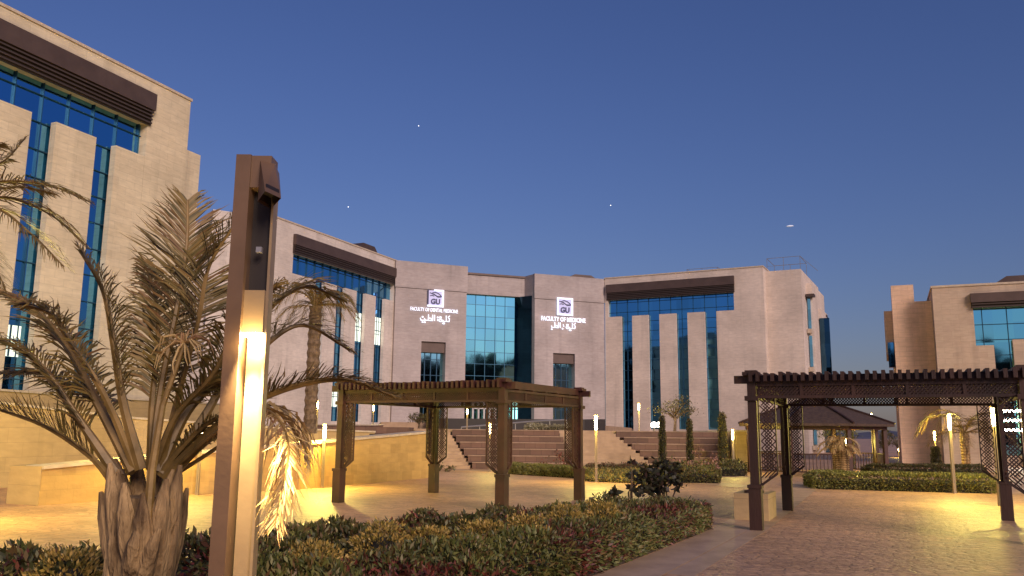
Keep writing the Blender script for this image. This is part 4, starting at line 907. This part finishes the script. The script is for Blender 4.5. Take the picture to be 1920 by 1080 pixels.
# leafy dark bush at the end of the bed
def bush(label, px, py, z, w_, h_, n, m, name='bush', size=.13, clumps=14, depth=.5, yoff=0):
    base = at_z(px, py, z); t = thing(name, label, 'bush', (base.x, base.y, 0)); b = MB(); V_, F2 = [], []
    blocks = []
    for k in range(clumps):
        c = np.array((base.x+rng.uniform(-1,1)*w_/2, base.y+rng.uniform(-.5,.5)*depth, z+rng.uniform(.15,1)*h_))
        c[2] = z+(c[2]-z)*(1-.5*abs(c[0]-base.x)/(w_/2))
        P = c+rng.normal(0, w_*.07, (n//clumps, 3)); V, F_ = leaf_block(P, P-c+np.array((0,0,.1)), size, .62, jit=.6); blocks.append((V, F_, 0))
        b.tube([(base.x+rng.uniform(-.1,.1), base.y, 0), ((base.x+c[0])/2+rng.uniform(-.1,.1), (base.y+c[1])/2, z*.6+c[2]*.35), tuple(c)], [.02,.014,.006], 5)
    np_obj('foliage', blocks, [m], t); obj('stem', b, BARK, t); return t
bush('dark broad leafed bush growing out of the far end of the planting bed', 1245, 930, .45, 1.05, .75, 520, LEAFK, clumps=13)
bush('small dark leafed sprig on thin stems left of the broad leafed bush', 1152, 930, .45, .32, .24, 40, LEAFK, clumps=2)
bush('tall thin stemmed sprig with few leaves behind the sprig cluster', 1190, 925, .5, .2, .75, 50, LEAFK, clumps=3)
bush('pink flowering shrub between the slim columnar plants', 1315, 885, .2, 1.3, .9, 300, leafmat('pinkish_leaf', [(.25,.12,.10),(.32,.16,.12),(.10,.05,.03)]), clumps=12, size=.1)
bush('low reddish shrub at the foot of the stepped planter', 1050, 884, .1, 1.4, .8, 300, LEAFR, clumps=10, size=.1)
bush('small shrub at the bottom of the narrow stairs', 838, 884, 0, .6, .35, 120, LEAFB, clumps=6, size=.1)

# wispy tree by the right wing
def small_tree(label, px, Y, zb, topy, wpx, n, m, name='tree'):
    p = at_y(px, 800, Y); zt = at_y(px, topy, Y).z; r = wpx/2/F*Y; t = thing(name, label, 'tree', (p.x, p.y, zb)); b = MB(); blocks = []
    hc = zt-zb
    b.tube([(p.x,p.y,zb),(p.x+.05,p.y,zb+hc*.3),(p.x,p.y,zb+hc*.55)], [.09,.07,.05], 6)
    for k in range(16):
        a = rng.uniform(0, 2*math.pi); c = np.array((p.x+math.cos(a)*r*rng.uniform(.2,1), p.y+math.sin(a)*r*rng.uniform(.2,.8), zb+hc*rng.uniform(.5,.97)))
        b.tube([(p.x,p.y,zb+hc*rng.uniform(.3,.5)), ((p.x+c[0])/2,(p.y+c[1])/2,(zb+hc*.45+c[2])/2), tuple(c)], [.04,.025,.01], 5)
        P = c+rng.normal(0, r*.2, (n//16, 3))*np.array((1,1,.6)); V, F_ = leaf_block(P, rng.normal(0,1,(len(P),3)), .13, .4); blocks.append((V, F_, 0))
    obj('trunk', b, BARK, t); np_obj('crown', blocks, [m], t); return t
small_tree('wispy brownish tree in front of the fins of the right wing', 1265, 47, 1.75, 742, 76, 900, LEAFT)
small_tree('small dark tree behind the gazebo, against the gap of sky', 1655, 52, 0, 806, 30, 700, LEAFB)
small_tree('yellow lit leafy tree inside the gazebo opening', 1572, 47, 0, 800, 62, 1400, LEAFH)
small_tree('low tree on the far slope beyond the avenue', 1680, 85, 0, 822, 50, 900, LEAFT)
small_tree('dark shrubby tree behind the back post of the first pergola', 785, 52, 1.75, 775, 34, 600, LEAFB)

# palms
def frond(mb, pts, L_, n=46, width=1.0, droop=.5, rr=(.028,.006), up=Vector((0,0,1)), mat_r=0, mat_l=1, lw=.014, rg=random, start=.22, curl=0, stiff=.75):
    """pts: control points; Catmull-sampled midrib with two rows of hanging leaflets"""
    P = [Vector(p) for p in pts]; P = [P[0]*2-P[1]]+P+[P[-1]*2-P[-2]]; C_ = []
    for i in range(1, len(P)-2):
        for k in range(10):
            t = k/10; p0_, p1_, p2_, p3_ = P[i-1:i+3]
            C_.append(.5*((2*p1_)+(p2_-p0_)*t+(2*p0_-5*p1_+4*p2_-p3_)*t*t+(3*p1_-p0_-3*p2_+p3_)*t**3))
    C_.append(P[-2]); m = len(C_)
    mb.mat = mat_r; mb.tube(C_, [rr[0]+(rr[1]-rr[0])*(i/(m-1))**.7 for i in range(m)], 6)
    mb.mat = mat_l
    for j in range(n):
        u = start+(1-start)*(j+.5)/n; x = u*(m-1); i = min(int(x), m-2); c = C_[i].lerp(C_[i+1], x-i); d = (C_[i+1]-C_[i]).normalized()
        sd = d.cross(up)
        if sd.length < .15: sd = d.cross(Vector((0,1,0)))
        sd.normalize(); nn = sd.cross(d).normalized()
        prof = math.sin(math.pi*min(1, .18+.82*(u-start)/(1-start))**.8)*.75+.35
        for s_ in (1, -1):
            ln = L_*prof*rg.uniform(.8, 1.12); fwd = .55+.5*u
            dr = (sd*s_*stiff+nn*rg.uniform(.15,.5)+d*fwd*rg.uniform(.85,1.15)).normalized()
            w_ = lw*width*rg.uniform(.8, 1.15); a = c; seg = []
            for q in range(4):
                t = q/3; pos = a+dr*ln*t+Vector((0,0,-1))*droop*ln*t*t*rg.uniform(.75,1.25)
                if curl: pos += Vector((rg.uniform(-1,1), rg.uniform(-1,1), rg.uniform(-1,1)))*curl*ln*t
                seg.append(pos)
            wv = d.cross(dr); wv = (d*.8+nn*.2).normalized()
            wq = [.5, 1, .75, .06]; vs = []
            for q in range(4): vs += [seg[q]-wv*w_*wq[q], seg[q]+wv*w_*wq[q]]
            mb.add(vs, [(0,1,3,2),(2,3,5,4),(4,5,7,6)])
def pal_trunk(c, r, h, n=26, seedv=1, m=TRUNKM, scale_r=1.0):
    """trunk wrapped in old leaf bases"""
    rr = random.Random(seedv); b = MB(); b.tube([(c[0],c[1],0),(c[0],c[1],h*.5),(c[0],c[1],h)], [r*.72,r*.8,r*.9], 14)
    for k in range(n):
        a = k*2.4+rr.uniform(-.15,.15); z = h*(.0+.74*k/n); q = r*.62; hh = r*rr.uniform(2.2,2.9); w_ = r*.36
        ov = Vector((math.cos(a), math.sin(a), 0)); o = Vector((c[0], c[1], z)); tl = Vector((-ov.y, ov.x, 0))*rr.uniform(-.12,.12)*r
        P = [o+ov*q*.9, o+ov*q*1.12+Vector((0,0,hh*.33)), o+ov*(q*1.3)+tl+Vector((0,0,hh*.68)), o+ov*(q*1.52+r*.04*k/n)+tl*2+Vector((0,0,hh))]
        b.tube(P, [w_*.95, w_, w_*.72, w_*.16], 8)
    return b
YP = 5.7
pc_ = at_y(268, 930, YP)
palm = thing('palm_tree', 'large feathery palm with a stubby fibrous trunk beside the glowing lamp post', 'palm tree', (pc_.x, pc_.y, 0), 0)
rt_ = 54/F*YP; crown_z = at_y(268, 905, YP).z
b = pal_trunk((pc_.x, pc_.y), rt_, crown_z*.93, 22, 4); obj('trunk', b, TRUNKM, palm)
# thick cut leaf bases flaring round the crown
b = MB()
for k, (x0_, y0_, x1_, y1_, dy, wd_) in enumerate([
   (226,1085,189,922,-.06,.085),(238,1090,206,868,-.12,.09),(256,1090,232,905,-.22,.085),(276,1095,268,925,-.26,.085),(292,1090,312,898,-.22,.09),(304,1085,338,872,-.12,.085),(312,1080,351,915,-.04,.07),
   (246,1010,222,880,-.1,.06),(288,1010,325,880,-.1,.06),(240,980,216,860,.12,.07),(262,960,250,850,.2,.07),(285,960,296,850,.2,.07),(300,980,330,862,.12,.07),
   (245,1100,262,985,-.27,.075),(280,1100,250,1000,-.25,.07),(262,1110,300,990,-.26,.07),(225,1100,212,985,-.14,.06),(305,1100,330,985,-.14,.06)]):
    a = at_y(x0_, y0_, YP+dy*.75); c = at_y(x1_, y1_, YP+dy*1.3); d1 = a.lerp(c, .38)+Vector((0, dy*.1, 0)); d2 = a.lerp(c, .72)+Vector((0, dy*.12, 0))
    b.tube([a, d1, d2, c], [wd_*.75, wd_*.85, wd_*.62, wd_*.16], 9)
obj('leaf_base', b, TRUNKM, palm)
FR = [ # pixel control points, depth offset at the tip, leaflet length, count, droop, stiff
 ([(212,905),(168,855),(85,800),(-10,765)], -.2, .30, 40, -.1, .8),
 ([(222,895),(150,790),(65,675),(-60,610)], .0, .34, 60, .3, .8),
 ([(250,885),(190,770),(125,650),(60,575),(-10,545)], .3, .36, 60, .35, .8),
 ([(265,880),(232,760),(212,640),(193,545),(150,470)], -.1, .36, 58, .25, .85),
 ([(282,880),(285,760),(296,640),(292,560),(270,490)], .5, .34, 60, .45, .8),
 ([(285,880),(300,740),(335,560),(350,460),(352,375)], .3, .44, 60, .15, .9),
 ([(300,880),(335,740),(372,600),(392,500),(440,420)], .1, .46, 62, .2, .9),
 ([(298,885),(360,760),(460,680),(560,610),(655,655)], .5, .36, 64, .15, .9),
 ([(305,890),(390,770),(470,620),(560,540),(640,560)], .7, .36, 60, .3, .8),
 ([(310,895),(420,790),(520,735),(640,712),(742,745)], -.3, .28, 70, .1, .7),
 ([(300,890),(345,835),(395,790),(440,775)], -.1, .22, 22, .5, .7),
 ([(318,900),(370,845),(430,800),(500,770)], .1, .25, 26, .5, .7),
 ([(240,880),(215,780),(150,730),(80,700),(10,700)], .6, .32, 46, .4, .8),
 ([(270,880),(262,740),(250,600),(230,500),(205,455)], .6, .40, 56, .3, .85),
 ([(290,880),(330,780),(400,700),(445,610),(520,530)], -.2, .34, 56, .5, .7),
 ([(255,880),(195,740),(130,640),(95,590),(40,570)], -.25, .28, 44, .4, .7),
]
rp = random.Random(11)
for i, (pp_, dy, ll, n_, dr, st_) in enumerate(FR):
    if i == 13: continue
    k = len(pp_); P = [at_y(x, y, YP-.05+dy*(j/(k-1))) for j, (x, y) in enumerate(pp_)]; b = MB()
    frond(b, P, ll*1.08, int(n_*1.7), 1, dr, (.042 if i in (1,2,3,7,8,9) else .03,.009), rg=rp, stiff=st_, lw=.0088, start=.27, curl=.06); obj('frond', b, [RACHIS, LEAFP], palm)
# dry drooping frond behind the lamp, and the pale central stalk with its curled dry tuft
b = MB(); P = [at_y(x, y, yy) for x, y, yy in [(310,895,YP),(400,815,5.4),(490,768,4.95),(540,830,4.62),(516,985,4.45)]]
frond(b, P, .20, 70, 1.2, .9, (.018,.005), rg=rp, lw=.010, start=.45, curl=.2); obj('frond', b, [RACHIS, LEAFD], palm, label='dry drooping frond beside the lamp')
b = MB(); P = [at_y(x, y, YP+.1) for x, y in [(320,895),(420,830),(500,760),(560,800),(575,860)]]
frond(b, P, .22, 34, 1.2, .8, (.018,.005), rg=rp, lw=.009, start=.4, curl=.2); obj('frond', b, [RACHIS, LEAFD], palm, label='short dry frond')
b = MB(); P = [at_y(x, y, YP-.3) for x, y in [(275,1000),(285,880),(305,760),(330,690),(345,645)]]
b.tube(P, [.03,.026,.02,.016,.012], 7); st = obj('flower_stalk', b, LEAFD if False else RACHIS, palm)
b = MB(); c = at_y(345, 642, YP-.3)
for k in range(34):
    a = rp.uniform(-.3, 2*math.pi); l_ = rp.uniform(.12, .26); e = c+Vector((math.cos(a)*l_*.8, rp.uniform(-.1,.1), math.sin(a)*l_*.5-.02)); f_ = e+Vector((math.cos(a)*.03+rp.uniform(-.02,.02), 0, -rp.uniform(.03,.10)))
    b.tube([c, c.lerp(e,.5)+Vector((0,0,.03)), e, f_], [.005,.007,.005,.002], 4)
obj('dry_tuft', b, LEAFD, st)

def palm_far(label, px, Y, zb, cy, spread, n=22, trunk_w=20, seedv=3, ll=.5, leafm=LEAFP, tm=TRUNKM, hide_trunk=False, dry=.0):
    p = at_y(px, 780, Y); cz = at_y(px, cy, Y).z; r = trunk_w/2/F*Y; rr = random.Random(seedv)
    cxx = at_y(px, cy, Y).x
    t = thing('palm_tree', label, 'palm tree', (p.x, p.y, zb)); b = MB()
    k = 14; prof = []
    for i in range(k*2): prof.append((r*(1.0+.18*(i%2)), zb+(cz-zb)*i/(k*2-1)))
    b.lathe([(q, z-zb) for q, z in prof], (p.x, p.y, zb), 10); obj('trunk', b, tm, t)
    R_ = spread/F*Y
    for i in range(n):
        a = 2*math.pi*i/n+rr.uniform(-.2,.2); el = rr.uniform(-.1, 1.2); l_ = R_*rr.uniform(.8,1.05); h = Vector((math.cos(a), math.sin(a), 0)); c = Vector((p.x, p.y, cz))
        P = [c, c+h*l_*.35*math.cos(el*.7)+Vector((0,0,l_*.45*math.sin(el)+.1)), c+h*l_*.72+Vector((0,0,l_*.5*math.sin(el))), c+h*l_+Vector((0,0,l_*(.3*math.sin(el)-.28)))]
        b = MB(); frond(b, P, ll, 30, 1, .5, (.03,.008), rg=rr, lw=.016, start=.15); obj('frond', b, [RACHIS, leafm], t)
    return t
palm_far('far palm with a ringed trunk on the planting terrace, in front of the left wing', 582, 32, 1.5, 575, 90, 20, 22, 3, .45, tm=BARK)
palm_far('feathery palm in front of the right building, behind the leaning lamp', 1805, 40, 0, 812, 85, 18, 14, 5, .6)
palm_far('stubby palm trunk with short leaves in front of the gazebo', 1572, 33.5, 0, 842, 40, 14, 27, 8, .3, LEAFD)
# palm cut by the left edge
pl_c = at_y(-95, 400, 8.5); t = thing('palm_tree', 'palm mostly outside the left edge, only its brown frond tips showing', 'palm tree', (pl_c.x, pl_c.y, 0))
b = MB(); b.lathe([(.17*(1+.15*(i%2)), pl_c.z*i/23) for i in range(24)], (pl_c.x, pl_c.y, 0), 10); obj('trunk', b, TRUNKM, t)
for pts, dy in [([(-95,400),(-40,330),(10,300),(45,262)],.3), ([(-95,400),(-20,345),(80,345),(162,375)],-.2), ([(-95,400),(0,370),(90,400),(155,455)],.2), ([(-95,400),(-10,390),(60,440),(120,500)],-.4), ([(-95,400),(-60,420),(-20,480),(10,540)],.0), ([(-95,400),(-50,370),(30,350),(100,362)],.6), ([(-95,400),(-130,300),(-160,260),(-220,250)],0), ([(-95,400),(-160,380),(-240,420),(-280,480)],0), ([(-95,400),(-60,320),(-40,280),(-10,270)],-.3)]:
    k = len(pts); b = MB(); frond(b, [at_y(x, y, 8.5+dy*j/(k-1)) for j, (x, y) in enumerate(pts)], .36, 50, 1, .35, (.022,.006), rg=rp, lw=.010, start=.2, curl=.05); obj('frond', b, [RACHIS, LEAFB2 if False else leafm_b if False else LEAFP], t)

# far treeline and low blocks behind the viewer, seen only as the dark skyline in the glass
n = 16000; ang = rng.uniform(-1.25, 1.25, n); rad = 140+rng.uniform(0, 12, n); hmax = 25+3.5*np.sin(ang*9)+1.4*np.sin(ang*23+1)+.8*np.sin(ang*51)
P = np.column_stack([rad*np.sin(ang), -rad*np.cos(ang), hmax*rng.uniform(0,1,n)**.7])
V, F_ = leaf_block(P, rng.normal(0,1,(n,3)), 4.2, .7); o = np_obj('distant_treeline', [(V, F_, 0)], [CORE]); meta(o, 'dark treeline mirrored in the glass of the central block', 'trees', kind='stuff')  # leaves coloured near black, backlit shade painted in

hedge('ground_cover', 'pale flowering plants on the top step above the tiered planter', [(at_y(985,800,42.4).x,42.25),(at_y(1076,800,42.4).x,42.25),(at_y(1076,800,43).x,43.2),(at_y(985,800,43).x,43.2)], .22, 1500, .12, [leafmat('pale_flower', [(.35,.30,.20),(.16,.14,.06),(.45,.40,.3)])], None, cat='ground cover', soft=.1, z0=1.76)
p = at_y(1481, 424, 3000); b = MB(); b.lathe([(.05,-1),(.8,-.5),(1,0),(.7,.5),(.05,1)], (0,0,0), 10)
o = obj('cloud_wisp', b, mat('wisp_light', (.8,.85,1), .8, 0, (.6,.68,.85), .12)); o.location = p; o.scale = (15, 6, 4); o.rotation_euler = (0, R(-6), 0); meta(o, kind='structure')
# faint stars
STAR = mat('star_glow', (1,1,1), .5, 0, (1,.97,.9), 1.2)
for px, py in ((785,236),(653,388),(1145,385)):
    p = at_y(px, py, 3000); b = MB(); b.lathe([(.01,-1),(1.0,-.5),(1.0,.5),(.01,1)], (0,0,0), 6)
    o = obj('star', b, STAR); o.location = p; o.scale = (1.6,)*3; meta(o, kind='structure')
